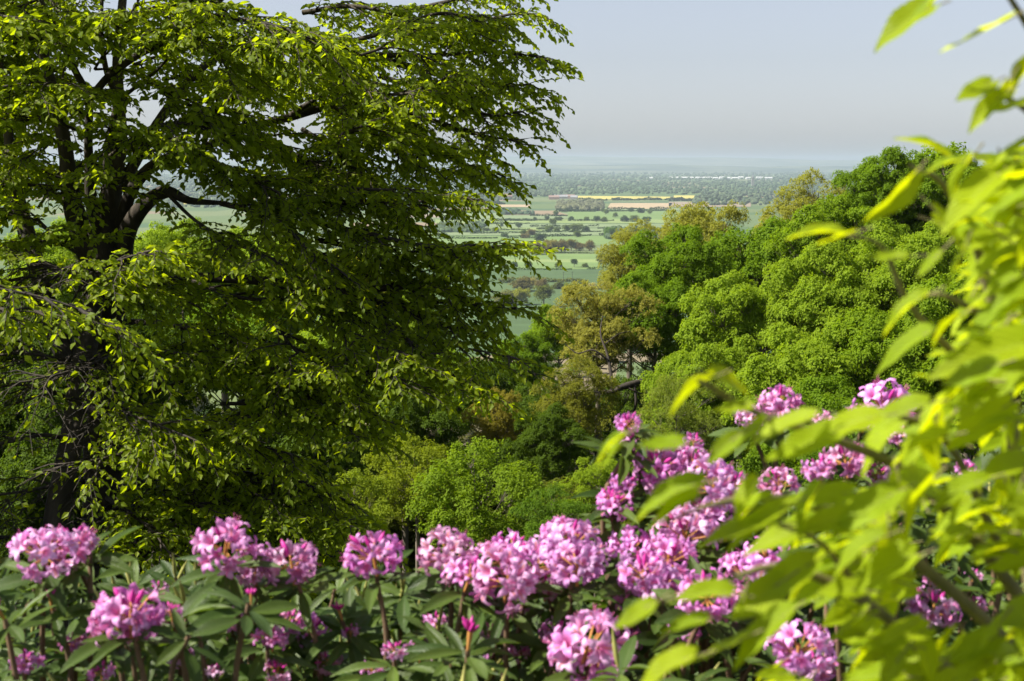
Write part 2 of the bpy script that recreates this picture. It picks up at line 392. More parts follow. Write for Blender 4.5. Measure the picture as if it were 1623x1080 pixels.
# ------------------------------------------------------------------ hedges of the plain
def copyo(o, parent=None):
    c = o.copy(); C.objects.link(c)
    if parent is not None: c.parent = parent
    return c
def hedge(x0, y0, x1, y1, h, label, c=(.05, .09, .035), gap=.1, seed=0):
    rng = np.random.default_rng(seed + int(x0 * 7 + y0 * 13))
    A, B = on_plain(x0, y0), on_plain(x1, y1); L = np.linalg.norm(B - A); n = int(min(26000, max(500, L / 100 * 480))); h *= 1.25
    t = rng.random(n); keep = (np.sin(t * L / 37.0 + 1) + np.sin(t * L / 13.0) * .7) > -1.6 + gap * 4; t = t[keep]; n = len(t)
    hv = h * (1 + .35 * np.sin(t * L / 23.0) + .2 * np.sin(t * L / 7.0))
    nv = np.array([-(B - A)[1], (B - A)[0], 0]) / L
    P = A[None] + (B - A)[None] * t[:, None] + nv[None] * (rng.normal(0, .3, n) * h * .8)[:, None]
    P[:, 2] = hv * rng.uniform(0.05, 1, n)
    d = nrm(rng.normal(0, 1, (n, 3))); nn = nrm(rng.normal(0, 1, (n, 3)) + np.array([0, 0, .6]))
    mb = MB(); s = h * .55
    scatter(mb, T2V - np.array([.5, 0, 0]), T2F, P, frames(d, nn), s * rng.uniform(.7, 1.6, n), rng.random(n))
    o = mb.build("hedge", M_TREE, smooth=False); o.color = (*c, 1)
    return tag(o, label, "hedge", "hedgerows between the fields of the plain")
HG = "thin dark hedgerow crossing the pale far fields"
hedge(770, 429, 962, 427, 2.6, "dark hedge along the lower edge of the light green meadow", gap=.05)
hedge(640, 431, 768, 429, 2.6, "hedge beside the leafy branch tips at the dark green field")
hedge(790, 449, 970, 446, 4.5, "bushy hedgerow with white blossom behind the field oaks", (.10, .12, .055), gap=.2)
hedge(905, 462, 975, 458, 3.5, "hedge with pale blossom right of the field oaks", (.14, .14, .09), gap=.2)
hedge(830, 402, 965, 402, 2.6, "hedge under the brown tree clump above the meadow")
hedge(650, 404, 830, 402, 2.4, "low hedge left of the brown tree clump")
for i, (a, b, c_, d_, h, l) in enumerate([
    (700, 392, 830, 390, 2.4, "hedge on the near side of the upper green meadow"),
    (690, 379, 850, 378, 2.4, "dark hedge below the round dark bush"),
    (850, 376, 985, 373, 2.6, "hedge running towards the dark green round trees"),
    (745, 371, 870, 369, 2.4, HG), (865, 369, 960, 368, 2.4, HG), (755, 366, 880, 364, 2.4, HG), (850, 364, 960, 363, 2.2, HG),
    (840, 360, 950, 359, 2.4, HG), (700, 361, 770, 360, 2.4, HG), (762, 356, 850, 355, 2.6, HG), (800, 350, 870, 350, 2.6, HG),
    (778, 351, 848, 350.5, 3.0, HG), (700, 349, 728, 349, 4, HG), (900, 351, 1010, 350, 2.6, HG), (960, 336, 1060, 334, 3, HG),
    (840, 343, 900, 343, 3, HG), (880, 336, 960, 336, 4, HG), (620, 338, 760, 336, 4, HG), (962, 332, 1060, 331.5, 3, HG),
    (915, 318.5, 1060, 317.5, 5, HG), (700, 325, 800, 324, 6, HG), (1060, 319, 1190, 318, 6, HG), (640, 331, 720, 330, 4, HG), (500, 395, 640, 392, 3, HG), (480, 372, 620, 370, 3, HG)]):
    hedge(a, b, c_, d_, h * 1.5, l, (.03, .055, .03), .03, i)

# ------------------------------------------------------------------ generic tree builder
def sphere_pts(rng, n, up=-.4):
    out = []
    while len(out) < n:
        v = nrm(rng.normal(0, 1, (n * 3, 3))); v = v[v[:, 2] > up]; out.extend(v.tolist())
    return np.array(out[:n])
def tree_proto(seed, H, R, crown0, nblob, rb, nsub, rs, nshoot, nleaf, leaf, droop=.6, tpl=(T2V, T2F), upb=-.35, shoot_up=0.0, irregular=.15, trunk_r=.3, spread=1.0, bark_m=None, fill=True):
    """returns (trunk mesh, crown mesh); H height, R crown radius, crown0 = height where crown starts"""
    rng = np.random.default_rng(seed); cz = (H + crown0) / 2; rz = (H - crown0) / 2
    bc = []; 
    for i in range(nblob):
        z = 1 - 1.75 * (i + .5) / nblob; a = i * 2.39996 + rng.random() * .5; r = math.sqrt(max(0, 1 - z * z)); k = rng.uniform(.66, .9) if i % 5 else rng.uniform(.2, .5)
        bc.append((r * cos(a) * k * (R - rb * .4) * (1 + rng.normal(0, irregular)), r * sin(a) * k * (R - rb * .4) * (1 + rng.normal(0, irregular)), cz + z * k * (rz - rb * .3) * 1.1))
    bc = np.array(bc); br = rb * rng.uniform(.75, 1.25, nblob)
    top = (bc[:, 2] + br).max(); bc[:, 2] += (H - top)
    tb = MB(); lean = rng.normal(0, .25, 2)
    ext = smooth_path([(0, 0, -H * 1.6), (0, 0, -.8)], 3); tube(tb, ext, np.array([1.5, 1.4]) * trunk_r, 9)
    tp = smooth_path([(0, 0, -.8), (lean[0] * .2, lean[1] * .2, H * .15), (lean[0], lean[1], crown0 * 1.1 + .5), (lean[0] * 1.3, lean[1] * .8, cz), (lean[0] * 1.6, lean[1], H * .85)], 4)
    tube(tb, tp, trunk_r * np.array([1.35, 1.0, .8, .5, .12]), 9, rng, .08)
    cb = MB(); allP = []; allD = []; 
    for i in range(nblob):
        zs = np.clip(bc[i][2] - np.hypot(bc[i][0], bc[i][1]) * .75, crown0 * .6, H * .8); j = np.argmin(np.abs(tp[:, 2] - zs)); s = tp[j]
        mid = s * .5 + bc[i] * .5 + np.array([0, 0, -.12 * R * rng.random()]); pth = smooth_path([s, mid, bc[i]], 4)
        tube(tb, pth, np.array([.38, .2, .1]) * trunk_r, 6, rng, .08)
        sd = sphere_pts(rng, nsub, upb); 
        # favour outward directions
        out = nrm(bc[i] - np.array([0, 0, cz * .9])); sd = nrm(sd + out * .35)
        for q in range(nsub):
            sc_ = bc[i] + sd[q] * br[i] * rng.uniform(.55, .95) * np.array([1, 1, .85])
            tube(tb, smooth_path([pth[-3], (pth[-3] + sc_) / 2 + rng.normal(0, .1, 3) * rb, sc_], 2), np.array([.09, .05, .02]) * trunk_r, 4)
            u = sphere_pts(rng, nshoot, -.25); rr = rs * rng.uniform(.75, 1.1, nshoot) * rng.uniform(.8, 1.25)
            P = sc_ + u * rr[:, None] * np.array([1, 1, .8]); allP.append(P); allD.append(nrm(u + np.array([0, 0, .25 + shoot_up]) + sd[q] * .3))
    P = np.concatenate(allP); D = np.concatenate(allD); n = len(P)
    # leaves radiating round each shoot
    az = rng.random((n, nleaf)) * 6.283; up = rng.uniform(-.15, .75 + shoot_up, (n, nleaf))
    A = nrm(np.cross(D, np.array([.2, .9, .35]))); B = np.cross(D, A)
    rad = np.cos(az)[..., None] * A[:, None] + np.sin(az)[..., None] * B[:, None]
    ld = nrm(rad + D[:, None] * up[..., None] - np.array([0, 0, droop]) * rng.uniform(.3, 1.2, (n, nleaf, 1)))
    nn = nrm(D[:, None] * 1.0 + np.array([0, 0, .5]) + rng.normal(0, .35, (n, nleaf, 3)))
    pos = P[:, None] + rad * leaf * .25 + rng.normal(0, leaf * .35, (n, nleaf, 3))
    base_r = np.repeat(rng.random(n)[:, None], nleaf, 1)
    rnd = np.clip(.5 * base_r + .5 * rng.random((n, nleaf)), 0, 1)
    scatter(cb, tpl[0], tpl[1], pos.reshape(-1, 3), frames(ld.reshape(-1, 3), nn.reshape(-1, 3)), leaf * rng.uniform(.7, 1.25, n * nleaf), rnd.ravel())
    cm = cb.mesh("crown", False); cm.materials.append(M_TREE); tm = tb.mesh("trunk"); tm.materials.append(bark_m or M_BARK2)
    rad_eff = np.percentile(np.hypot(P[:, 0], P[:, 1]), 97)
    return dict(t=tm, c=cm, H=H, R=rad_eff)
USED = []
def put_tree(name, proto, x, y, H, W, col, label, cat="tree", group=None, rz=0.0, zb=None):
    z = float(ground(x, y)) if zb is None else zb
    r = empty(name, (x, y, z - .2)); r.rotation_euler = (0, 0, rz)
    s = W / 2 / proto['R']; sz = min(max(H / proto['H'], s * .85), s * 1.15); dz = H - proto['H'] * sz
    t = link("trunk", proto['t'], r); c = link("crown", proto['c'], r)
    for q in (t, c): q.location.z = dz; q.scale = (s, s, sz); c.color = (*col, 1)
    tag(r, label, cat, group); return r
def tree_at(name, proto, px, pyt, d, wpx, col, label, cat="tree", group=None, rz=0.0, hmin=3):
    p = at(px, pyt, d); g = float(ground(p[0], p[1])); H = max(hmin, p[2] - g + .2)
    return put_tree(name, proto, p[0], p[1], H, wpx / F_PX * d, col, label, cat, group, rz)

# protos for the valley side
MP = [tree_proto(21 + i, 14, 6.6, 3.2, 32, 2.15, 15, .7, 17, 9, .25, .45, trunk_r=.28) for i in range(3)]
OK_ = [tree_proto(41 + i, 15, 6.0, 3.5, 26, 2.1, 13, .8, 17, 11, .18, .25, shoot_up=.9, irregular=.3, trunk_r=.3) for i in range(2)]
BIR = [tree_proto(51, 14, 4.5, 2.0, 22, 1.6, 12, .7, 18, 9, .10, 1.3, irregular=.25, trunk_r=.14)]
SHR = [tree_proto(61 + i, 5.5, 3.6, .6, 24, 1.0, 11, .42, 10, 8, .15, .5, shoot_up=.35, irregular=.3, trunk_r=.1) for i in range(2)]

GM = (.097, .168, .014); GM2 = (.12, .193, .016); YG = (.15, .225, .026); TANC = (.19, .205, .08); TAN2 = (.205, .21, .098); DG_SHADE = (.055, .095, .014)  # the darkest green has the hollow's shade put into its leaf colour
# right-hand mass
R_ = [
    (MP[0], 1550, 222, 92, 300, GM2, "rounded green tree on the far right skyline behind the blurred leaves", .3),
    (MP[1], 1420, 232, 88, 175, GM, "dark green domed tree standing highest left on the right skyline", 1.7),
    (MP[2], 1470, 228, 90, 210, GM2, "green tree rising between the two skyline domes", 3.1),
    (MP[2], 1215, 335, 84, 250, GM, "mid green tree in front of the pair of tan trees", 2.2),
    (MP[0], 1062, 352, 80, 190, GM, "deep green round tree next to the slender tan tree", 4.0),
    (MP[1], 1330, 308, 76, 230, GM2, "green tree under the dark green skyline dome", 5.1),
    (MP[1], 1035, 430, 74, 190, GM, "deep green lower tree overlapping the tan oak's top", .9),
    (MP[2], 1180, 425, 66, 230, YG, "yellow green maple in the middle of the right slope", 5.5),
    (MP[0], 1330, 375, 64, 230, YG, "yellow green maple left of the blurred branch tip leaves", 1.1),
    (MP[1], 1450, 345, 62, 260, YG, "yellow green maple behind the drooping blurred leaves", 3.8),
    (MP[0], 1285, 500, 57, 250, YG, "lower yellow green maple with dark limbs showing inside", 2.9),
    (MP[2], 1420, 480, 56, 260, GM2, "green maple above the right group of pink flowers", .5),
    (MP[0], 1560, 400, 55, 300, GM2, "green maple largely covered by the bright blurred foliage", 4.6),
    (MP[1], 1120, 540, 60, 200, YG, "small yellow green maple right of the bare oak limb", 2.0),
    (MP[2], 1290, 590, 50, 260, GM, "shaded green tree low behind the pink flowers at right", 4.4),
]
for i, (p, px, py, d, wp, col, lab, rz) in enumerate(R_):
    tree_at("maple_tree" , p, px, py, d, wp, col, lab, "tree", "leafy green trees of the right slope", rz)
for (p, px, py, d, wp, col, lab, rz) in [
    (OK_[0], 1120, 308, 98, 215, TANC, "tan budding tree top below the yellow field", .4),
    (OK_[1], 1293, 266, 100, 190, TANC, "tan budding tree on the skyline below the white sheds", 1.9),
    (OK_[1], 1000, 345, 86, 140, TANC, "slender tan tree rising beside the green fields", 3.3),
    (OK_[0], 950, 436, 72, 172, TAN2, "tan oak on the gap's edge above the dark bare limb", 5.0),
    (OK_[1], 915, 560, 64, 150, (.14, .155, .045), "olive tan tree in shade under the oak", 2.4)]:
    tree_at("oak_tree", p, px, py, d, wp, col, lab, "tree", "tan budding trees", rz)
tree_at("birch_tree", BIR[0], 1085, 590, 48, 190, (.13, .17, .05), "fine leaved grey green birch behind the pink flowers", "tree", None, 1.0)
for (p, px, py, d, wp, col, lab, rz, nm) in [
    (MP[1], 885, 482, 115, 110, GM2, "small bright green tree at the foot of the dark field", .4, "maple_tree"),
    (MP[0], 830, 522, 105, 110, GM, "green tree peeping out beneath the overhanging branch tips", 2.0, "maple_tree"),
    (MP[0], 985, 590, 84, 170, DG_SHADE, "dark tree glimpsed under the bare oak limb", 2.2, "maple_tree"),
    (MP[2], 770, 560, 90, 140, DG_SHADE, "shaded tree in the hollow left of the small green trees", 1.3, "maple_tree"),
    (MP[0], 850, 600, 72, 170, DG_SHADE, "shade darkened tree in the hollow left of the tan oak", 2.7, "maple_tree"),
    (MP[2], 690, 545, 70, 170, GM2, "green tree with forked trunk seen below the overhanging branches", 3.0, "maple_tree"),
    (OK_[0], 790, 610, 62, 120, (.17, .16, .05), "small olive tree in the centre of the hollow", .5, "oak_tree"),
    (MP[1], 860, 640, 52, 140, DG_SHADE, "dark tree right behind the bright shrub", 4.0, "maple_tree"),
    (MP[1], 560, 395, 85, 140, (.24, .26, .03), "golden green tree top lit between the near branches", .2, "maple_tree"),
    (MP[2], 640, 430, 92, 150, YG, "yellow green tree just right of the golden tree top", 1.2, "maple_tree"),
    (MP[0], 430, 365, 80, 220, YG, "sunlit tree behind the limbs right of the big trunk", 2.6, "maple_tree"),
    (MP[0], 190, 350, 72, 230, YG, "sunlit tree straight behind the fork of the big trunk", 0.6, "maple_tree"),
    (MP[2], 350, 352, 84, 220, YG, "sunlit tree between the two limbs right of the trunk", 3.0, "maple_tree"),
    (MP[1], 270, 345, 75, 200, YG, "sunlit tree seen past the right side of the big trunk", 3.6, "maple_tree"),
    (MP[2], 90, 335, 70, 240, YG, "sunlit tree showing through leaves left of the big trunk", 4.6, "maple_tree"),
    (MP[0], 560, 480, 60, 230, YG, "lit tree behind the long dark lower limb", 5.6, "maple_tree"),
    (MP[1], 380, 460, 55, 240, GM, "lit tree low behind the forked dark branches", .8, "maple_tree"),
    (MP[2], 200, 470, 52, 260, DG_SHADE, "dense tree behind the base of the big trunk", 1.8, "maple_tree"),
    (MP[0], 20, 450, 50, 260, DG_SHADE, "dense tree at the left edge behind the pale lit spray", 2.8, "maple_tree"),
    (MP[1], 640, 600, 48, 190, DG_SHADE, "green tree behind the yellowish shrub", 3.9, "maple_tree"),
    (MP[2], 470, 610, 42, 240, DG_SHADE, "dark understorey tree behind the flowers left of centre", 4.9, "maple_tree"),
        (MP[1], 10, 560, 46, 280, DG_SHADE, 'tree low at the left edge beside the leaning stem', 1.1, 'maple_tree'),
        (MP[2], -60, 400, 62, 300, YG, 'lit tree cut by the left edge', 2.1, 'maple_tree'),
        (MP[0], 130, 610, 40, 260, DG_SHADE, 'dark tree right behind the leaning stem', 0.4, 'maple_tree'),
        (MP[0], 270, 640, 38, 260, DG_SHADE, "dark understorey tree between trunk and shrubs", 5.9, "maple_tree")]:
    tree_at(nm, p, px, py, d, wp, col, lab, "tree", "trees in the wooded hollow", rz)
for (p, px, py, d, wp, col, lab, rz) in [
    (SHR[0], 770, 694, 36, 270, (.115, .18, .02), "broad bright green shrub lit above the pink flowers", .3),
    (SHR[1], 660, 680, 38, 180, (.135, .175, .018), "yellowish green shrub beside the broad bright shrub", 1.5),
    (SHR[1], 545, 735, 33, 190, (.14, .19, .025), "shrub half shaded under the low branches", 2.5),
    (SHR[0], 945, 720, 40, 110, (.15, .22, .025), "small bright shrub between hollow and tall pink flowers", 3.5),
    (SHR[1], 870, 770, 32, 150, (.07, .13, .02), "dark green shrub in the shadow right of the broad bright shrub", 4.5),
    (SHR[0], 400, 720, 30, 200, DG_SHADE, "dark shrub under the trees left of centre", 5.5),
    (SHR[0], 1100, 700, 34, 200, (.09, .15, .03), "green shrub hidden behind the right bank of flowers", .5),
    (SHR[1], 1400, 640, 36, 300, (.08, .15, .025), "green shrub behind the blurred bright leaves at right", 1.5)]:
    tree_at("leafy_shrub", p, px, py, d, wp, col, lab, "shrub", "shrubs on the slope", rz)

_r = np.random.default_rng(70); _k = 0
while _k < 90:
    py = _r.uniform(562, 790); px = _r.uniform(60, 1300); q = on_plain(px, py)
    if 775 < px < 905 and py < 590: continue
    g_ = float(ground(q[0], q[1])); 
    put_tree("wood_tree", (MP + OK_)[_k % 5], q[0], q[1], _r.uniform(13, 19), _r.uniform(13, 19), [GM, DG_SHADE, (.08, .14, .04), (.12, .13, .05)][_k % 4], "round crown in the wood at the foot of the slope", "tree", "trees of the wood at the foot of the slope", _r.random() * 6, zb=g_); _k += 1

_k = 0
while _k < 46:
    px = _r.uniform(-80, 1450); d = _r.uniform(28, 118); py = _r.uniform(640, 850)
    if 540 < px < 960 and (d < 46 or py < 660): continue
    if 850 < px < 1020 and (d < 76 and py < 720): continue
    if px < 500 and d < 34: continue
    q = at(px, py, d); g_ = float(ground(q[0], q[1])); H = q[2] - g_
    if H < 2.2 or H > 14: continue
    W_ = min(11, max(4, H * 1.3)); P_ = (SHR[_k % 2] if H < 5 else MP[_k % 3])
    put_tree("understorey_tree", P_, q[0], q[1], H, W_, [DG_SHADE, DG_SHADE, GM, (.07, .09, .016)][_k % 4], "low shaded tree filling the wooded hollow", "tree", "low trees of the wooded hollow", _r.random() * 6, zb=g_); _k += 1

# the bare limb that shows in front of the tan oak
def oak_limb():
    rng = np.random.default_rng(5); root = [o for o in C.objects if str(o.get("label", "")).startswith("tan oak")][0]
    bpy.context.view_layer.update(); inv = np.array(root.matrix_world.inverted())
    mb = MB(); D = 68.0
    def L(pts, r):
        P = smooth_path([at(a, b, D + c) for a, b, c in pts], 5); P = P @ inv[:3, :3].T + inv[:3, 3]; tube(mb, P, np.array(r) * .62, 7, rng, .1)
    L([(1040, 600, 3), (1015, 606, 0), (985, 614, -.6), (968, 622, -.8), (940, 621, -.6), (915, 632, 0)], [.24, .3, .26, .2, .12, .05])
    L([(970, 618, -.8), (968, 590, -.6), (962, 560, -.3), (952, 530, 0), (955, 500, .4)], [.16, .13, .1, .07, .03])
    L([(963, 570, -.5), (940, 555, -.6), (915, 560, -.3), (895, 545, 0)], [.08, .06, .04, .02])
    L([(962, 585, -.5), (930, 582, -.6), (910, 590, 0)], [.06, .04, .02]); L([(990, 612, -.6), (1010, 622, -.6), (1030, 628, 0)], [.08, .05, .02])
    L([(1005, 610, -.5), (1008, 640, -.6), (1000, 665, 0), (1010, 690, .3)], [.13, .1, .08, .05]); L([(960, 545, -.3), (980, 530, 0), (1000, 525, .5)], [.06, .04, .02])
    mb.build("limb", M_BARK, root)
oak_limb()

# undergrowth over the hidden hillside floor
def undergrowth():
    rng = np.random.default_rng(77); n = 60000
    y = rng.uniform(6, 130, n); x = rng.uniform(-1, 1, n) * (6 + y * .5); z = ground(x, y) + rng.uniform(0, .9, n) ** 1.5
    d = nrm(rng.normal(0, 1, (n, 3)) + np.array([0, 0, .3])); nn = nrm(rng.normal(0, .6, (n, 3)) + np.array([0, 0, 1]))
    mb = MB(); scatter(mb, T2V, T2F, np.stack([x, y, z], -1), frames(d, nn), rng.uniform(.15, .4, n), rng.random(n))
    o = mb.build("undergrowth", leafy("undergrowth_leaves", (.03, .06, .012), (.07, .11, .02), (.1, .16, .02), .3), smooth=False)
    tag(o, "dark low undergrowth covering the hillside floor", "undergrowth", None, "stuff")
undergrowth()

# ------------------------------------------------------------------ trees of the plain
FT = [tree_proto(81, 16, 8, 2.5, 14, 3.2, 7, 1.4, 7, 3, 1.5, .3, trunk_r=.7, irregular=.2),
      tree_proto(82, 14, 8, 1.5, 14, 3.0, 7, 1.4, 7, 3, 1.4, .3, trunk_r=.5, irregular=.3),
      tree_proto(83, 17, 6.5, 3.0, 12, 2.8, 7, 1.2, 7, 3, 1.3, .3, trunk_r=.6, irregular=.25)]
FG = (.08, .115, .06); FD = (.045, .08, .055); FB = (.12, .105, .08); FY = (.14, .16, .06); FBL = (.045, .075, .06)
def plain_tree(px, pyb, h_px, w_px, k, col, label, group):
    p = on_plain(px, pyb); d = p[1] / cos(PITCH) * 1.0
    put_tree("field_tree", FT[k], p[0], p[1], h_px / F_PX * p[1], w_px / F_PX * p[1], col, label, "tree", group, random.Random(int(px * 31 + pyb)).random() * 6, zb=0.2)
G1 = "trees along the near field hedges"
for a in [(905, 475, 28, 26, 0, (.09, .13, .035), "round green oak standing alone on the dark field"),
          (862, 487, 34, 30, 2, (.085, .11, .04), "taller field oak left of the lone round oak"),
          (826, 484, 28, 30, 0, (.17, .19, .045), "yellow green tree beside the taller field oak"),
          (800, 484, 24, 36, 1, (.12, .13, .07), "greyish bushy tree left of the yellow green field tree"),
          (828, 462, 23, 34, 1, (.11, .105, .07), "brownish tree behind the yellow green field tree"),
          (858, 456, 14, 26, 1, FB, "small brownish bush in the blossom hedge"),
          (886, 458, 12, 26, 1, (.07, .09, .05), "small green bush behind the lone round oak"),
          (925, 457, 11, 24, 1, FBL, "dark bush in the hedge right of the lone round oak"),
          (840, 452, 12, 22, 0, (.2, .19, .12), "whitish blossoming bush in the hedge"),
          (938, 458, 10, 18, 1, (.3, .29, .24), "white blossoming thorn by the tan tree edge"),
          (765, 428, 22, 20, 2, FD, "dark tree by the overhanging branch tips")]:
    plain_tree(*a, G1)
G2 = "trees on the middle fields"
for a in [(838, 426, 12, 13, 0, FD, "small dark round tree left on the meadow hedge"), (816, 426, 12, 12, 0, FD, "small dark tree beside the branch tips on the meadow hedge"),
          (800, 426, 9, 14, 1, FG, "low bush leftmost on the meadow hedge"), (885, 425, 10, 13, 1, FG, "low green bush on the meadow hedge"),
          (910, 424, 13, 11, 2, FD, "slim tree right on the meadow hedge"), (927, 424, 7, 12, 1, FG, "tiny bush right of the slim meadow tree"),
          (956, 424, 22, 22, 0, (.08, .10, .04), "tree half hidden by the tan tree on the meadow edge"),
          (851, 404, 20, 26, 1, FB, "brownish tree leftmost in the clump"), (872, 401, 22, 26, 0, (.15, .14, .06), "olive tree second in the brown clump"),
          (890, 400, 20, 22, 1, FB, "reddish brown tree in the middle of the clump"), (905, 398, 18, 18, 2, (.12, .12, .06), "narrow olive tree in the brown clump"),
          (918, 398, 14, 18, 1, (.14, .115, .08), "rusty low tree right in the clump"), (934, 398, 17, 18, 1, (.125, .11, .075), "brownish tree rightmost in the clump"),
          (856, 382, 13, 20, 0, FBL, "round dark tree above the brown clump"), (967, 378, 19, 24, 0, (.06, .12, .035), "dark green round tree by the slender tan tree"),
          (988, 380, 16, 26, 1, (.09, .13, .045), "pale green tree right of the dark round tree"), (1010, 378, 18, 26, 0, FG, "green tree peeping above the tan trees")]:
    plain_tree(*a, G2)
rng = np.random.default_rng(9)
far = [(822, 362, 9, 11, FBL), (830, 372, 8, 12, FG), (842, 373, 9, 14, FB), (870, 366, 9, 14, FG), (882, 368, 8, 10, FG), (898, 367, 10, 12, FG), (914, 368, 14, 20, FG), (928, 367, 9, 14, FD), (915, 376, 9, 12, FG),
       (765, 353, 6, 6, FD), (795, 360, 6, 6, FD), (736, 351, 5, 5, FD), (867, 350, 8, 8, FBL), (848, 350, 6, 7, FD), (876, 357, 10, 12, FG), (885, 350, 7, 14, FBL), (905, 349, 6, 10, FD), (930, 350, 6, 10, FG), (945, 352, 10, 12, FD), (957, 352, 8, 12, FG), (960, 341, 9, 9, FG), (881, 343, 9, 9, FG), (1000, 336, 7, 10, FD), (1015, 338, 8, 12, FD), (1030, 340, 7, 8, FG), (990, 352, 10, 14, FBL), (1005, 352, 10, 14, FG), (1025, 354, 11, 14, FD), (975, 345, 8, 9, FG),
       (735, 368, 8, 22, FG), (715, 368, 9, 26, FG), (750, 366, 7, 18, FD), (700, 362, 8, 20, FG), (770, 366, 6, 12, FG), (785, 367, 7, 12, FG), (800, 376, 6, 14, FD), (832, 378, 8, 14, FB),
       (702, 376, 8, 16, FD), (660, 372, 9, 18, FG), (645, 384, 10, 20, FD), (600, 380, 11, 22, FG), (560, 376, 10, 20, FD), (740, 391, 8, 14, FD), (715, 402, 12, 18, FG), (690, 414, 14, 20, FD)]
for i, (px, py, h, wd, c) in enumerate(far):
    plain_tree(px, py, h, wd, i % 3, c, "tiny hazy tree among the far hedged fields", "tiny trees of the far fields")
# farm buildings, white sheds, tower, poles, cattle
M_BRICK = plain("red_brick", (.34, .23, .19), .9, (.2, .2, .2), (.3, .2, .16)); M_ROOF = plain("roof_tiles", (.25, .17, .14), .9, (.3, .3, .3), (.2, .14, .12)); M_SLATE = plain("slate", (.2, .2, .21), .7, (.2, .2, .2), (.26, .26, .27))
M_WIN = plain("window_glass", (.03, .035, .04), .15); M_WHITE = plain("white_sheet", (.62, .62, .6), .5, (.02, .02, .02), (.5, .5, .5)); M_STONE = plain("grey_stone", (.22, .21, .2), .9, (.1, .1, .1), (.28, .27, .25))
def house(px, py, L, Wd, h, rh, wall, roof, name, label, cat, group=None, rz=0.0, nwin=4):
    p = on_plain(px, py); r = empty(name, (p[0], p[1], -.1)); r.rotation_euler = (0, 0, rz)
    mb = MB(); box(mb, (0, 0, h / 2), (L, Wd, h))
    x = L / 2; y = Wd / 2; mb.add([(-x, -y, h), (-x, y, h), (-x, 0, h + rh), (x, -y, h), (x, y, h), (x, 0, h + rh)], [[0, 2, 1], [3, 4, 5]])
    mb.build("wall", wall, r, False)
    mb = MB(); t = .5; a = L / 2 + .6; b = Wd / 2 + .6; z0 = h - .4
    for s in (-1, 1):
        v = [(-a, s * b, z0), (a, s * b, z0), (a, 0, h + rh + .1), (-a, 0, h + rh + .1)]; v += [(q[0], q[1], q[2] + t) for q in v]
        mb.add(v, [[0, 1, 2, 3], [4, 5, 6, 7], [0, 1, 5, 4], [1, 2, 6, 5], [3, 0, 4, 7]])
    mb.build("roof", roof, r, False)
    for i in range(nwin):
        mb = MB(); box(mb, (-L / 2 + L * (i + .5) / nwin, -y - .03, h * .6), (1.6, .12, 1.8)); mb.build("window", M_WIN, r, False)
    mb = MB(); box(mb, (0, -y - .06, 1.2), (2.4 if cat != "shed" else 5, .14, 2.4)); mb.build("door", M_SLATE, r, False)
    tag(r, label, cat, group); return r
house(338, 416, 22, 10, 6, 4, M_BRICK, M_ROOF, "farm_house", "pink brick farmhouse glimpsed through the tree beside the grey barn", "house", None, .2)
house(375, 417, 34, 16, 6, 5, M_STONE, M_SLATE, "barn", "grey roofed barn glimpsed through the tree beside the brick farmhouse", "barn", None, -.1)
for i, (px, py, L) in enumerate([(790, 315.5, 34), (799, 315, 42), (806, 316, 30)]):
    house(px, py, L, 22, 13, 9, M_BRICK, M_ROOF, "farm_house", ["left", "middle", "right"][i] + " one of the three pinkish houses in the hazy village", "house", "village houses", .1 * i)
for i, (px, py, L) in enumerate([(878, 316.5, 46), (889, 315.5, 60), (902, 315, 50), (910, 316.5, 30)]):
    house(px, py, L, 24, 10, 8, [M_BRICK, M_STONE][i % 2], [M_ROOF, M_SLATE][i % 2], "farm_building", ["leftmost reddish", "grey roofed second", "reddish third", "grey roofed rightmost"][i] + " farm building left of the yellow field", "building", "farm buildings by the yellow field", -.05 * i)
sx = 1060
rr = random.Random(4)
for i, (px, L) in enumerate([(1062, 70), (1076, 90), (1090, 120), (1106, 60), (1115, 60), (1124, 62), (1134, 66), (1144, 60), (1154, 66), (1164, 70), (1174, 80), (1186, 60), (1204, 80), (1218, 90), (1032, 40)]):
    house(px, 284.0 + rr.uniform(-.3, .5), L * rr.uniform(.6, .95), 60, rr.uniform(11, 18), 7, M_WHITE, M_WHITE, "white_shed", "bright white shed in the long far row before the hills", "shed", "row of white sheds", 0, 0)
p = on_plain(1193, 297); tw = empty("stone_tower", (p[0], p[1], 0)); mb = MB()
for z, wd, hh in [(26, 17, 52), (58, 13, 14)]: box(mb, (0, 0, z), (wd, wd, hh))
mb.build("shaft", M_STONE, tw, False); mb = MB()
mb.add([(-6, -6, 65), (6, -6, 65), (6, 6, 65), (-6, 6, 65), (0, 0, 82)], [[0, 1, 4], [1, 2, 4], [2, 3, 4], [3, 0, 4]]); mb.build("spire", M_SLATE, tw, False)
mb = MB(); box(mb, (0, -6.6, 58), (4, .3, 8)); mb.build("window", M_WIN, tw, False)
tag(tw, "tall thin grey tower standing before the white sheds", "tower")
for i, (px, py) in enumerate([(893, 449), (907, 448.5)]):
    p = on_plain(px, py); P = MB(); r = empty("utility_pole", (p[0], p[1], 0))
    tube(P, [(0, 0, -.2), (0, 0, 15)], [.3, .22], 8); P.build("pole", M_BARK, r); P = MB(); box(P, (0, 0, 14.2), (3.2, .2, .2)); P.build("crossarm", M_BARK, r)
    tag(r, ["left of the two thin poles on the dark green field", "right of the two thin poles on the dark green field"][i], "utility pole", "poles on the field")

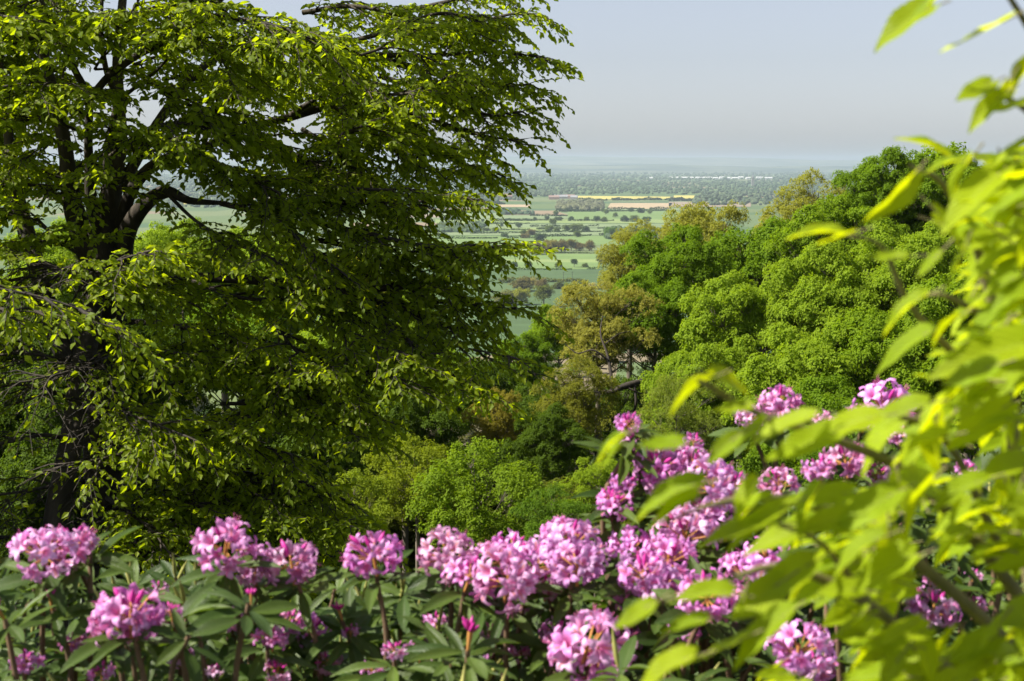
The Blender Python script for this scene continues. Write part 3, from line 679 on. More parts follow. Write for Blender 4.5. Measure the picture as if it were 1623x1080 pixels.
# ------------------------------------------------------------------ the big near tree
put_tree('maple_tree', MP[1], -10.6, 13.4, 8.6, 9.4, GM, 'unseen tree added outside the left edge to shade the big dark tree', 'tree', None, .7)  # out-of-view tree, added to shade the lower left of the near tree
def near_tree():
    rng = np.random.default_rng(1234)
    root = empty("broadleaf_tree", at(170, 1180, 14)); base = np.array(root.location)
    root.location.z = float(ground(base[0], base[1])) - .1; base[2] = root.location.z
    tb = MB(); leaf_p = []; leaf_d = []; leaf_n = []; leaf_s = []
    def W(pts): return smooth_path([at(a, b, c) for a, b, c in pts], 6)
    def bare(pts, r, knob=.07): tube(tb, W(pts) - base, r, 12, rng, knob)
    def twig(p0, d, L, s):
        n = max(3, int(L / (.031 * s))); t = np.linspace(.12, 1, n)
        P = p0 + d * (L * t)[:, None] + np.array([0, 0, -1]) * (L * .28 * t ** 2)[:, None]
        tube(tb, np.array([p0, p0 + d * L * .5 - np.array([0, 0, L * .07]), p0 + d * L - np.array([0, 0, L * .28])]) - base, [.0055, .004, .002], 3)
        side = nrm(np.cross(d, np.array([0, 0, 1.0]))); sg = np.where(np.arange(n) % 2, 1, -1)[:, None]
        ld = nrm(d * .75 + side * sg * rng.uniform(.5, 1.1, (n, 1)) + np.array([0, 0, -1]) * rng.uniform(.1, .95, (n, 1)) + rng.normal(0, .18, (n, 3)))
        nn = nrm(np.array([0, -.25, .8]) + side * sg * rng.uniform(-.2, .5, (n, 1)) + rng.normal(0, .6, (n, 3)))
        leaf_p.append(P); leaf_d.append(ld); leaf_n.append(nn); leaf_s.append(rng.uniform(.048, .088, n) * s)
    def second(p0, d, L, s=1.0, r=.014):
        side0 = nrm(np.cross(d, np.array([0, 0, 1.0]))); bend = side0 * rng.normal(0, .2)
        K = 5; tt = np.linspace(0, 1, K)
        P = np.array([p0 + d * L * t + bend * L * t * t - np.array([0, 0, .24 * L * t * t]) for t in tt]) + rng.normal(0, .02, (K, 3)) * tt[:, None]
        tube(tb, P - base, [r, r * .7, r * .4, r * .15], 5)
        n = max(3, int(L / (.055 * s)))
        for i in range(n):
            t = .12 + .88 * i / (n - 1); j = min(int(t * (K - 1)), K - 2); f = t * (K - 1) - j
            p = P[j] * (1 - f) + P[j + 1] * f; td = nrm(P[j + 1] - P[j]); sd = nrm(np.cross(td, np.array([0, 0, 1.0]))) * (1 if i % 2 else -1)
            dd = nrm(td * rng.uniform(.5, 1.0) + sd * rng.uniform(.4, 1.0) + rng.normal(0, .12, 3) + np.array([0, 0, rng.uniform(-.1, .25)]))
            twig(p, dd, rng.uniform(.16, .42) * s * (1.15 - .5 * t), s)
        twig(P[-1], nrm(P[-1] - P[-2]), .22 * s, s)
    def limb(pts, r0, r1=.008, start=.25, step=.2, L=(.5, 1.1), s=1.0, sides=7):
        P = W(pts); seg = np.linalg.norm(np.diff(P, axis=0), axis=1); cum = np.concatenate([[0], np.cumsum(seg)]); tot = cum[-1]
        tube(tb, P - base, np.linspace(r0, r1, len(P)), sides, rng, .08)
        q = start * tot; k = 0
        while q < tot:
            p = np.array([np.interp(q, cum, P[:, i]) for i in range(3)]); p2 = np.array([np.interp(min(q + .05, tot), cum, P[:, i]) for i in range(3)])
            T = nrm(p2 - p) if q + .05 < tot else nrm(P[-1] - P[-2])
            side = nrm(np.cross(T, np.array([0, 0, 1.0]))) * (1 if k % 2 else -1)
            d = nrm(T * rng.uniform(.35, 1.0) + side * rng.uniform(.3, 1.0) + np.array([0, 0, rng.uniform(-.3, .42)]))
            second(p, d, rng.uniform(*L) * (1.1 - .55 * q / tot), s); q += step * rng.uniform(.6, 1.4); k += 1
        second(P[-1], nrm(P[-1] - P[-2]), .3, s)
    # bare trunk and main stems (px, py, depth)
    bare([(172, 1180, 14), (171, 1000, 14), (166, 800, 14), (166, 640, 14), (166, 520, 14), (163, 430, 14), (160, 350, 14)], [.34, .25, .205, .195, .2, .2, .17])
    bare([(150, 420, 14), (128, 370, 13.9), (112, 310, 13.8), (104, 240, 13.8), (88, 160, 13.7), (70, 90, 13.6), (60, 0, 13.5), (40, -160, 13.3)], [.13, .11, .09, .07, .06, .05, .045, .02])
    bare([(172, 420, 14), (172, 340, 14.1), (183, 270, 14.2), (190, 215, 14.3), (186, 100, 14.5), (196, -20, 14.8), (210, -200, 15)], [.13, .12, .085, .07, .05, .04, .02])
    bare([(150, 370, 13.8), (143, 300, 13.5), (140, 220, 13.3), (140, 158, 13.2), (118, 110, 13.1), (95, 60, 13), (60, -10, 12.8)], [.07, .05, .042, .038, .034, .03, .02])
    bare([(141, 160, 13.2), (172, 122, 13.1), (215, 90, 13), (268, 62, 12.9), (320, 25, 12.8), (360, -8, 12.7)], [.036, .036, .034, .03, .026, .02])
    bare([(176, 330, 13.8), (170, 240, 13.6), (184, 165, 13.5), (168, 110, 13.4), (160, 50, 13.3), (163, -20, 13.2)], [.045, .036, .03, .026, .022, .014])
    bare([(186, 162, 13.5), (215, 138, 13.5), (248, 112, 13.4), (285, 72, 13.3)], [.022, .018, .014, .008], .0)
    bare([(190, 440, 14), (190, 380, 14), (205, 310, 13.9), (232, 272, 13.9), (262, 252, 14), (320, 235, 14.2), (390, 205, 14.5), (460, 186, 14.8), (530, 166, 15), (575, 164, 15), (620, 188, 15)], [.10, .075, .062, .055, .048, .042, .04, .042, .038, .03, .02])
    bare([(190, 460, 14), (200, 375, 13.9), (225, 330, 13.7), (262, 304, 13.5), (300, 318, 13.4), (350, 322, 13.4)], [.11, .09, .075, .06, .035, .02])
    bare([(190, 490, 14), (250, 452, 13.8), (330, 440, 13.7), (420, 446, 13.6), (520, 456, 13.6), (570, 462, 13.7)], [.06, .05, .05, .045, .035, .02])
    bare([(150, 470, 13.7), (140, 530, 13.4), (128, 600, 13.2), (116, 690, 13.0), (104, 745, 12.9), (88, 860, 12.8), (80, 1160, 12.7)], [.09, .105, .11, .11, .1, .12, .15])
    bare([(140, 600, 13.4), (105, 562, 13.4), (82, 510, 13.5), (60, 430, 13.6), (42, 370, 13.7), (22, 290, 13.8), (14, 220, 13.9), (0, 100, 14)], [.11, .11, .10, .09, .085, .07, .05, .03])
    bare([(200, 900, 14), (235, 852, 13.8), (290, 826, 13.6), (350, 830, 13.5), (420, 856, 13.4), (480, 870, 13.3)], [.1, .075, .06, .05, .04, .02])
    bare([(400, 75, 15), (470, 80, 15), (560, 86, 15), (640, 102, 15), (700, 118, 15.1)], [.035, .045, .04, .03, .015])
    bare([(190, 300, 14.2), (260, 180, 14.6), (330, 100, 14.8), (400, 78, 15)], [.06, .045, .038, .035])
    bare([(455, 188, 14.8), (480, 170, 14.6), (510, 152, 14.5)], [.035, .03, .012])
    # leafy limbs
    LB = [
        # upper right fan
        ([(500, 85, 15), (600, 55, 15), (740, 38, 14.6), (840, 22, 14.3), (890, 22, 14.2)], .03, .1),
        ([(560, 86, 15), (680, 88, 14.8), (800, 82, 14.5), (895, 88, 14.2)], .035, .1),
        ([(620, 100, 15), (720, 125, 14.7), (810, 138, 14.5), (885, 135, 14.3)], .03, .1),
        ([(600, 120, 15), (720, 160, 14.8), (800, 182, 14.6), (872, 178, 14.5)], .03, .1),
        ([(560, 164, 15), (680, 190, 14.8), (780, 212, 14.6), (862, 222, 14.5)], .035, .1),
        ([(620, 188, 15), (665, 222, 14.8), (705, 262, 14.7), (752, 280, 14.6)], .03, .15),
        ([(600, 30, 15.5), (700, 5, 15.3), (800, -10, 15), (870, -15, 14.8)], .03, .0),
        ([(480, 20, 15.5), (560, 10, 15.3), (650, 30, 15.1), (740, 60, 14.9), (800, 62, 14.7)], .03, .0),
        ([(470, 60, 14.2), (560, 130, 13.8), (660, 150, 13.6), (760, 125, 13.4)], .03, .1),
        ([(400, 75, 15), (440, 125, 14.6), (540, 120, 14.4), (640, 138, 14.2)], .04, .2),
        ([(480, 206, 14.7), (525, 235, 14.3), (570, 262, 14.1), (620, 285, 14)], .03, .1),
        ([(500, 150, 14.6), (560, 190, 14.5), (640, 230, 14.4), (700, 250, 14.3)], .025, .2),
        ([(380, 205, 14.5), (440, 230, 14.2), (500, 260, 14), (560, 275, 13.8)], .03, .1),
        # middle right
        ([(380, 290, 14), (480, 290, 13.7), (600, 300, 13.5), (700, 300, 13.4)], .035, .1),
        ([(400, 330, 14), (520, 322, 13.7), (620, 322, 13.6), (712, 325, 13.5)], .035, .1),
        ([(480, 350, 13.8), (580, 370, 13.4), (680, 392, 13.2), (760, 392, 13), (808, 388, 12.9)], .03, .1),
        ([(500, 380, 14), (600, 400, 13.9), (700, 420, 13.8), (780, 438, 13.7)], .03, .1),
        ([(570, 460, 13.7), (650, 455, 13.6), (740, 462, 13.5), (812, 485, 13.4)], .04, .0),
        ([(560, 470, 13.7), (640, 490, 13.6), (720, 515, 13.5), (790, 520, 13.4)], .035, .0),
        ([(520, 456, 13.6), (600, 500, 13.4), (680, 545, 13.2), (745, 570, 13.1)], .04, .1),
        ([(440, 450, 13.6), (520, 500, 13.2), (600, 540, 13), (690, 560, 12.9)], .035, .15),
        ([(400, 300, 14.4), (460, 380, 14.4), (540, 410, 14.3), (620, 440, 14.2)], .03, .1),
        ([(350, 322, 13.4), (430, 345, 13.2), (500, 390, 13), (570, 430, 12.9)], .03, .1),
        ([(600, 340, 14.4), (660, 352, 14.2), (710, 360, 14.1)], .02, .1),
        # middle left, thinner leaves over limbs
        ([(262, 252, 14), (320, 260, 13.6), (380, 280, 13.4), (430, 300, 13.2)], .025, .2),
        ([(262, 304, 13.5), (310, 350, 13.2), (370, 385, 13), (430, 410, 12.8)], .025, .35),
        ([(300, 445, 13.7), (370, 470, 13.3), (440, 476, 13.1), (500, 470, 13)], .035, .2),
        ([(200, 510, 14), (270, 515, 13.6), (350, 535, 13.3), (430, 580, 13.1), (480, 590, 13)], .04, .3),
        ([(420, 500, 13.6), (450, 535, 13.2), (480, 565, 13), (530, 590, 12.9)], .03, .3),
        ([(195, 630, 14), (260, 615, 13.8), (340, 590, 13.5), (420, 600, 13.3), (500, 625, 13.2)], .035, .3),
        ([(190, 740, 14), (280, 742, 13.7), (370, 748, 13.5), (460, 760, 13.3), (540, 790, 13.2)], .035, .2),
        ([(190, 700, 14), (280, 690, 13.4), (380, 700, 13.1), (460, 720, 13)], .03, .2),
        ([(420, 856, 13.4), (480, 840, 13.2), (550, 830, 13), (600, 845, 12.9)], .03, .0),
        ([(300, 828, 13.6), (340, 790, 13.3), (400, 780, 13.2), (470, 790, 13.1)], .03, .1),
        ([(190, 820, 14), (250, 790, 13.6), (330, 770, 13.4), (400, 765, 13.3)], .03, .1),
        ([(300, 850, 13.6), (380, 870, 13.4), (460, 880, 13.3), (540, 880, 13.2)], .03, .0),
        ([(520, 560, 13.2), (590, 590, 13), (650, 600, 12.9), (700, 610, 12.8)], .025, .0),
        # left side
        ([(130, 210, 13.2), (90, 195, 13), (40, 190, 12.8), (-30, 195, 12.6)], .02, .2),
        ([(130, 240, 13.3), (90, 222, 13.1), (60, 245, 13), (20, 265, 12.9)], .02, .2),
        ([(110, 330, 13.5), (70, 300, 13.1), (30, 292, 12.9), (-30, 300, 12.8)], .03, .3),
        ([(150, 600, 13.6), (90, 570, 13.1), (30, 560, 12.9), (-40, 570, 12.8)], .03, .3),
        ([(125, 640, 13.3), (80, 620, 13), (30, 610, 12.8), (-30, 620, 12.7)], .03, .2),
        ([(120, 700, 13.1), (70, 690, 12.9), (20, 700, 12.7), (-40, 710, 12.6)], .03, .2),
        ([(150, 760, 13.4), (90, 770, 13), (30, 780, 12.8), (-40, 790, 12.7)], .03, .1),
        ([(170, 790, 13.6), (200, 810, 13), (240, 840, 12.7), (270, 880, 12.5)], .03, .1),
        ([(160, 820, 13.5), (110, 840, 13), (50, 850, 12.8), (-20, 850, 12.7)], .03, .0),
        ([(60, 430, 13.5), (30, 450, 13), (0, 480, 12.8), (-40, 500, 12.7)], .03, .1),
        ([(90, 540, 13.3), (130, 450, 12.6), (170, 420, 12.3), (230, 400, 12.1)], .015, .45),
        ([(160, 560, 13.7), (200, 480, 13.2), (250, 460, 13), (300, 480, 12.9)], .02, .5),
        ([(60, -10, 12.8), (30, -60, 12.6), (-20, -90, 12.4)], .02, .0),
        ([(95, 60, 13), (60, 60, 12.7), (20, 70, 12.6), (-30, 75, 12.5)], .02, .1),
        ([(140, 158, 13.2), (110, 140, 12.8), (70, 130, 12.5), (20, 135, 12.4)], .015, .1),
        ([(163, 60, 13.3), (200, 50, 13), (250, 20, 12.8), (300, 0, 12.7)], .015, .1),
        ([(268, 62, 12.9), (320, 75, 12.7), (380, 75, 12.6), (440, 70, 12.5)], .018, .0),
        ([(230, 120, 13.4), (270, 150, 13.1), (310, 170, 13), (350, 175, 12.9)], .015, .1),
        ([(320, 25, 12.8), (380, 30, 12.5), (450, 45, 12.3), (500, 70, 12.2)], .02, .0),
        ([(320, 235, 14.2), (350, 170, 14), (400, 140, 13.8), (450, 130, 13.7)], .03, .1),
        ([(150, 110, 13.1), (180, 60, 12.7), (220, 0, 12.5), (240, -60, 12.4)], .015, .0),
        ([(170, 250, 13.5), (220, 215, 13.1), (270, 195, 12.9), (320, 200, 12.8)], .02, .1),
        ([(150, 300, 13.5), (190, 290, 13), (230, 225, 12.8), (280, 230, 12.7)], .015, .3),
        ([(120, 400, 13.4), (90, 380, 12.9), (60, 350, 12.7), (10, 340, 12.6)], .02, .2),
        ([(150, 430, 13.5), (110, 430, 12.8), (70, 420, 12.6), (20, 400, 12.5)], .02, .1),
    ]
    LB += [([(190, 560, 13.9), (150, 575, 13), (110, 590, 12.6), (60, 600, 12.4)], .02, .3), ([(170, 640, 13.8), (200, 655, 12.9), (240, 670, 12.6), (290, 690, 12.5)], .02, .3),
           ([(160, 720, 13.7), (190, 720, 12.8), (150, 730, 12.5), (100, 740, 12.4)], .02, .3), ([(190, 600, 13.8), (230, 560, 13.2), (280, 560, 13), (340, 570, 12.9)], .02, .3),
           ([(160, 830, 13.6), (200, 850, 12.9), (150, 860, 12.6), (80, 880, 12.5)], .02, .2), ([(200, 860, 13.7), (280, 880, 13.2), (340, 900, 13), (420, 920, 12.9)], .02, .2),
           ([(60, 330, 14.2), (90, 290, 14.4), (130, 260, 14.6), (180, 240, 14.8)], .02, .1), ([(220, 760, 13.6), (300, 800, 13.1), (380, 815, 13), (460, 830, 12.9)], .025, .1),
           ([(300, 690, 13.5), (400, 660, 13.2), (480, 660, 13.1), (560, 680, 13)], .025, .1), ([(350, 640, 13.4), (440, 640, 13.2), (540, 640, 13.1), (600, 650, 13)], .02, .1)]
    for pts, r0, st in LB:
        if pts[-1][0] > 560:
            e = pts[-1]; k_ = 55 if e[0] > 640 else 30; pts = pts[:-1] + [(e[0] - k_, e[1], e[2])]; pts[-2] = (pts[-2][0] - k_ * .5, pts[-2][1], pts[-2][2])
            limb(pts, r0, start=st, step=.125 if pts[-1][1] < 270 else .092, L=(.28, .68))
        else: limb(pts, r0 * .8, start=st, step=.085 if pts[-1][1] < 480 else .1, L=(.4, .9))
    for pts in [[(640, 400, 13.6), (720, 395, 13.4), (780, 392, 13.2), (815, 388, 13.1)], [(680, 480, 13.6), (750, 480, 13.5), (800, 488, 13.4), (826, 492, 13.4)], [(700, 545, 13.3), (760, 556, 13.2), (805, 565, 13.1)],
                [(640, 575, 13.2), (700, 590, 13.1), (750, 610, 13)], [(660, 320, 13.6), (700, 318, 13.5), (728, 315, 13.4)]]:
        limb(pts, .014, .004, .05, .11, (.2, .45), .95, 5)
    # inner sprays of the upper crown
    for i in range(46):
        px = rng.uniform(-60, 700); py = rng.uniform(-10, 300); d = rng.uniform(13.4, 16.5)
        if i % 3 == 0: px = rng.uniform(-60, 330)
        if 190 < px < 300 and py > 200: continue
        dx = rng.uniform(70, 130) * (1 if px > 200 else -1)
        if px + dx > 800: continue
        limb([(px, py, d), (px + dx * .5, py - 12, d + rng.uniform(-.4, .4)), (px + dx, py, d + rng.uniform(-.8, .8))], .016, .006, .0, .13, (.35, .75), 1.0, 5)
    # pale lit spray that hangs in from the left, nearer
    for pts in [[(-120, 440, 8.4), (-20, 455, 8.4), (60, 470, 8.4), (130, 492, 8.4), (185, 520, 8.4)], [(-100, 470, 8.6), (0, 490, 8.5), (60, 495, 8.5)]]:
        limb(pts, .012, .003, .1, .11, (.16, .34), .8)
    # unseen limbs above and left of the frame, added to shade the crown
    for i in range(72):
        a = rng.uniform(-1, 1); px = rng.uniform(-700, 700); py = rng.uniform(-520, -60) - max(0, (px - 300)) * .2; d = rng.uniform(13.2, 18)
        if i % 2 == 0: px = rng.uniform(-900, -170); py = rng.uniform(-400, 650)
        dx = rng.choice([-1, 1]) * rng.uniform(140, 260)
        limb([(px, py, d), (px + dx * .5, py - 20, d + rng.uniform(-.8, .8)), (px + dx, py, d + rng.uniform(-1.5, 1.5))], .03, .01, .0, .3, (.6, 1.2), 1.35, 5)
    tb.build("trunk", M_BARK, root)
    P = np.concatenate(leaf_p); D = np.concatenate(leaf_d); N = np.concatenate(leaf_n); S = np.concatenate(leaf_s)
    # leaves thinned in front of the trunk to keep it in view
    ax_ = np.array(W([(172, 1180, 14), (166, 800, 14), (166, 520, 14)])); zz = ax_[:, 2]; o_ = np.argsort(zz)
    tx = np.interp(P[:, 2], zz[o_], ax_[o_, 0]); ty = np.interp(P[:, 2], zz[o_], ax_[o_, 1])
    near_ = (np.abs(P[:, 0] - tx + .14) < .48) & (P[:, 1] > ty - 3.2) & (P[:, 1] < ty + .3) & (P[:, 2] < at(166, 390, 14)[2])
    kp = ~near_ | (rng.random(len(P)) < .1); P, D, N, S = P[kp], D[kp], N[kp], S[kp]
    cb = MB(); scatter(cb, T4V, T4F, P - base, frames(D, N), S, rng.random(len(P)), sy=rng.uniform(.85, 1.15, len(P)))
    cb.build("crown", M_BEECH, root, False)
    print("near tree leaves", len(P))
    tag(root, "big dark multi stemmed tree whose leafy branches fill the left half", "tree")
near_tree()

# ------------------------------------------------------------------ rhododendrons
def flower_truss(seed, R=.062, nf=15, nb=3):
    rng = np.random.default_rng(seed); mb = MB(); bud = MB(); st = MB()
    # one petal: from throat outwards
    def flower(c, ax, s):
        a0 = rng.random() * 6.28; A = nrm(np.cross(ax, np.array([.3, .2, .9]))); B = np.cross(ax, A); fr = rng.random()
        for k in range(5):
            a = a0 + k * 2 * pi / 5; V = []; T = []; U = []
            NL, NW = 4, 2; lenk = rng.uniform(.9, 1.12)
            for i in range(NL + 1):
                t = i / NL
                rr = (.08 + .92 * t ** 1.15) * s * lenk; zz = s * (.15 + .85 * math.sin(min(1, t * 1.15) * pi / 2)) - s * .32 * max(0, t - .55) ** 1 * 2
                wd = (.07 + .37 * math.sin(pi * min(.93, t * .82 + .08))) * (1 if t < .95 else .55)
                for j in range(-NW, NW + 1):
                    u = j / NW; ang = a + u * wd / max(.32, rr / s) * .62
                    z = zz + s * .07 * sin(7 * u + k) * t - s * .10 * abs(u) * t
                    V.append(c + ax * z + (A * cos(ang) + B * sin(ang)) * rr * (1 - .10 * abs(u) * t)); T.append(t); U.append((1.0 if (k == 0 and .2 < t < .6 and j == 0) else 0.0, 0))
            kk = 2 * NW + 1; F = [(i * kk + j, i * kk + j + 1, (i + 1) * kk + j + 1, (i + 1) * kk + j) for i in range(NL) for j in range(2 * NW)]
            mb.add(V, F, np.full(len(F), np.clip(fr * .7 + .3 * rng.random(), 0, 1)), T, U)
        tube(st, [c * .35 + np.array([0, 0, -.01]), c + ax * s * .15], [.0016, .003], 4)
        for q in range(4):   # stamens
            e = c + ax * s * rng.uniform(1.1, 1.35) + (A * rng.normal() + B * rng.normal()) * s * .16
            tube(mb, [c + ax * s * .2, (c + e) / 2 + ax * .003, e], [.0008, .0007, .0009], 3)
    dirs = []; n = nf + nb
    for i in range(n):
        z = 1 - 1.5 * (i + .5) / n; a = i * 2.39996 + rng.normal(0, .25); r = math.sqrt(max(0, 1 - z * z)); dirs.append(nrm(np.array([r * cos(a), r * sin(a), z]) + rng.normal(0, .1, 3)))
    order = list(range(n)); buds = set(order[:nb]) if nb else set()
    for i, d in enumerate(dirs):
        c = d * R * np.array([1, 1, .85]) * rng.uniform(.45, 1.1)
        if i in buds:
            L = .03 * rng.uniform(.8, 1.3); tube(bud, [c, c + d * L * .4, c + d * L * .8, c + d * L * 1.15], [.003, .0075, .006, .001], 6)
        else: flower(c, nrm(d + rng.normal(0, .3, 3)), .047 * rng.uniform(.75, 1.2))
    tube(st, [(0, 0, -.07), (0, 0, -.02), (0, 0, .02)], [.005, .006, .004], 6)
    return mb, bud, st
def join_mesh(parts, name):
    """several builders with several materials in one mesh"""
    mb = MB(); idx = []
    for k, (p, m) in enumerate(parts):
        if not p.v: continue
        n0 = mb.n
        for v, f, r, t, u in zip(p.v, p.f, p.r, p.t, p.uv): mb.v.append(v); mb.f.append(f + n0); mb.r.append(r); mb.t.append(t); mb.uv.append(u); idx.append(np.full(len(f), k))
        mb.n += p.n
    me = mb.mesh(name)
    for _, m in parts: me.materials.append(m)
    me.polygons.foreach_set("material_index", np.concatenate(idx).astype(np.int32)); return me
TR = []
for s_, R_t, nf, nb in [(1, .060, 15, 2), (2, .066, 17, 0), (3, .056, 12, 4), (4, .062, 15, 2), (5, .05, 9, 4), (6, .04, 5, 6)]:
    a, b, c = flower_truss(s_, R_t, nf, nb); TR.append(join_mesh([(a, M_PETAL), (b, M_BUD), (c, M_STALK)], "flower_cluster"))
a, b, c = MB(), MB(), MB(); rg = np.random.default_rng(8)
for i in range(9):
    d = nrm(np.array([rg.normal() * .45, rg.normal() * .45, 1])); tube(b, [d * .01, d * .025, d * .045, d * .06], [.003, .0085, .007, .001], 6)
tube(c, [(0, 0, -.06), (0, 0, 0), (0, 0, .022)], [.005, .010, .008], 7)
BUDM = join_mesh([(a, M_PETAL), (b, M_BUD), (c, M_STALK)], "bud_cluster")

_b = MB(); tube(_b, [(0, 0, 0), (0, 0, .02), (.001, 0, .05), (.002, 0, .085)], [.003, .006, .0055, .001], 6); LBM = _b.mesh('leaf_bud'); LBM.materials.append(M_LBUD)
def rhodo(name, label, trusses, x0, x1, topf, seed, nfill, ndeep=120):
    """trusses: (px, py, width_px, depth, kind)"""
    rng = np.random.default_rng(seed)
    c = at((x0 + x1) / 2, 1000, 3.8); gz = float(ground(c[0], c[1])); base = np.array([c[0], c[1], gz - .05]); root = empty(name, base)
    lb = MB(); sb = MB(); LP, LD, LN, LS = [[], []], [[], []], [[], []], [[], []]
    def whorl(p, ax, n, L, spread=.3, young=False):
        A = nrm(np.cross(ax, np.array([.3, .8, .2]))); B = np.cross(ax, A); a0 = rng.random() * 6.28
        for k in range(n):
            a = a0 + k * 2.4 + rng.normal(0, .15); o = A * cos(a) + B * sin(a); e = rng.uniform(-.25, spread)
            d = nrm(o + ax * e); v = rng.integers(2)
            LP[v].append(p + o * .006 - ax * rng.uniform(0, .035)); LD[v].append(d); LN[v].append(nrm(ax + rng.normal(0, .15, 3) - o * e * .3)); LS[v].append(L * rng.uniform(.75, 1.2))
    foot = np.array([c[0], c[1], gz])
    def stem(p, ax, L=.5, r=.006):
        q = p - (ax * .3 + np.array([0, 0, .7])) * L * .5 + rng.normal(0, .02, 3); e = q + nrm(np.array([p[0] * .8 + foot[0] * .2 + rng.uniform(-.15, .15), p[1] + rng.uniform(-.1, .3), foot[2]]) - q) * L * 1.4
        tube(sb, smooth_path([e, q, p], 5) - base, [r * 2, r * 1.3, r], 6)
    for (px, py, wp, d, kind) in trusses:
        p = at(px, py, d); ax = nrm(np.array([rng.normal() * .25, -.25 + rng.normal() * .2, 1]))
        s = wp / F_PX * d / .18
        if kind == 'bud': me = BUDM; s = wp / F_PX * d / .085
        elif kind == 'half': me = TR[5]; s = wp / F_PX * d / .13
        elif kind == 'small': me = TR[4]; s = wp / F_PX * d / .15
        else: me = TR[int(rng.integers(4))]
        o = link("flower_cluster" if kind != 'bud' else "bud_cluster", me, root)
        cq = rng.uniform(.8, 1.08); o.color = (cq, cq * rng.uniform(.78, 1.08), cq * rng.uniform(.92, 1.08), 1)
        R = frames(nrm(np.array([rng.normal(), rng.normal(), 0]))[None], ax[None])[0]
        from mathutils import Matrix
        o.matrix_local = Matrix([[*(R[0] * s), p[0] - base[0]], [*(R[1] * s), p[1] - base[1]], [*(R[2] * s), p[2] - base[2]], [0, 0, 0, 1]])
        q = p - ax * .065 * min(1.1, s); whorl(q, ax, rng.integers(7, 11), .125, .45); stem(q, ax)
    n = 0
    while n < nfill:
        px = rng.uniform(x0, x1); t0 = topf(px); py = t0 + (1120 - t0) * rng.random() ** 1.1; d = rng.uniform(3.0, 4.6) 
        n += 1
        if any(math.hypot(px - t[0], (py - t[1] - 6) * .9) < t[2] * .5 + 44 and d < t[3] + .22 for t in trusses): continue
        p = at(px, py, d); ax = nrm(np.array([rng.normal() * .35, -.3 + rng.normal() * .3, 1])); whorl(p, ax, rng.integers(6, 9), rng.uniform(.085, .12), .6)
        if n % 2 == 0: stem(p, ax, .35, .005)
        if n % 3 == 0:
            lbo = link("leaf_bud", LBM, root); lbo.location = p - base; lbo.rotation_euler = (-ax[1], ax[0], 0)
    for v in (0, 1):
        V, F, U = RHV[v]; scatter(lb, V, F, np.array(LP[v]) - base, frames(np.array(LD[v]), np.array(LN[v])), np.array(LS[v]), rng.random(len(LP[v])), uv=U, sy=rng.uniform(.7, 1.1, len(LP[v])))
    lb.build("leaves", M_RHLEAF, root); sb.build("stems", M_TWIG, root)
    tag(root, label, "shrub", "pink flowering rhododendrons"); return root
rhodo("rhododendron", "pink flowering rhododendron at the lower left corner under the trunk",
      [(68, 878, 88, 3.5, 'f'), (112, 866, 80, 3.6, 'f'), (138, 862, 30, 3.6, 'half'), (208, 972, 112, 3.1, 'f'), (185, 985, 80, 3.15, 'f'), (270, 968, 34, 3.2, 'half'), (80, 950, 26, 3.5, 'bud'), (-4, 965, 30, 3.3, 'bud'), (120, 1020, 40, 3.6, 'small'), (250, 935, 30, 3.7, 'half'), (40, 1050, 44, 3.5, 'small'), (285, 1040, 40, 3.6, 'small'), (160, 1065, 36, 3.5, 'half')],
      -60, 300, lambda x: 905 + .03 * x, 301, 130)
rhodo("rhododendron", "pink flowering rhododendron below centre left with three round heads",
      [(358, 868, 88, 3.5, 'f'), (405, 902, 70, 3.6, 'f'), (462, 893, 92, 3.55, 'f'), (592, 880, 92, 3.5, 'f'), (365, 980, 44, 3.6, 'small'), (490, 1003, 60, 3.7, 'small'), (432, 1012, 46, 3.5, 'small'), (440, 1062, 40, 3.5, 'half'),
       (625, 1030, 36, 3.4, 'half'), (668, 1036, 42, 3.6, 'small'), (745, 1004, 40, 3.2, 'bud'), (750, 1052, 46, 3.5, 'small'), (538, 968, 24, 3.6, 'bud'), (555, 1000, 24, 3.6, 'half'), (340, 1062, 28, 3.5, 'half'), (398, 945, 20, 3.2, 'bud'), (520, 1048, 42, 3.6, 'small'), (590, 1060, 34, 3.5, 'half'), (690, 985, 36, 3.7, 'small'), (460, 985, 44, 3.7, 'small')],
      290, 700, lambda x: 925, 302, 170)
rhodo("rhododendron", "pink flowering rhododendron at bottom centre with a crowded row of heads",
      [(712, 882, 80, 3.6, 'f'), (745, 915, 76, 3.5, 'f'), (770, 892, 62, 3.7, 'f'), (812, 870, 70, 3.75, 'f'), (805, 920, 96, 3.45, 'f'), (845, 895, 86, 3.6, 'f'), (862, 930, 60, 3.6, 'small'), (905, 862, 92, 3.65, 'f'), (915, 895, 92, 3.5, 'f'), (885, 850, 60, 3.8, 'f'),
       (930, 1030, 118, 3.2, 'f'), (945, 1065, 90, 3.25, 'f'), (885, 1005, 60, 3.5, 'f'), (820, 950, 50, 3.7, 'small'), (1010, 940, 70, 3.6, 'f'), (820, 1035, 40, 3.6, 'small'), (780, 1000, 34, 3.6, 'half'), (1000, 1010, 44, 3.6, 'small')],
      690, 1010, lambda x: 925 - max(0, x - 900) * .4, 303, 130)
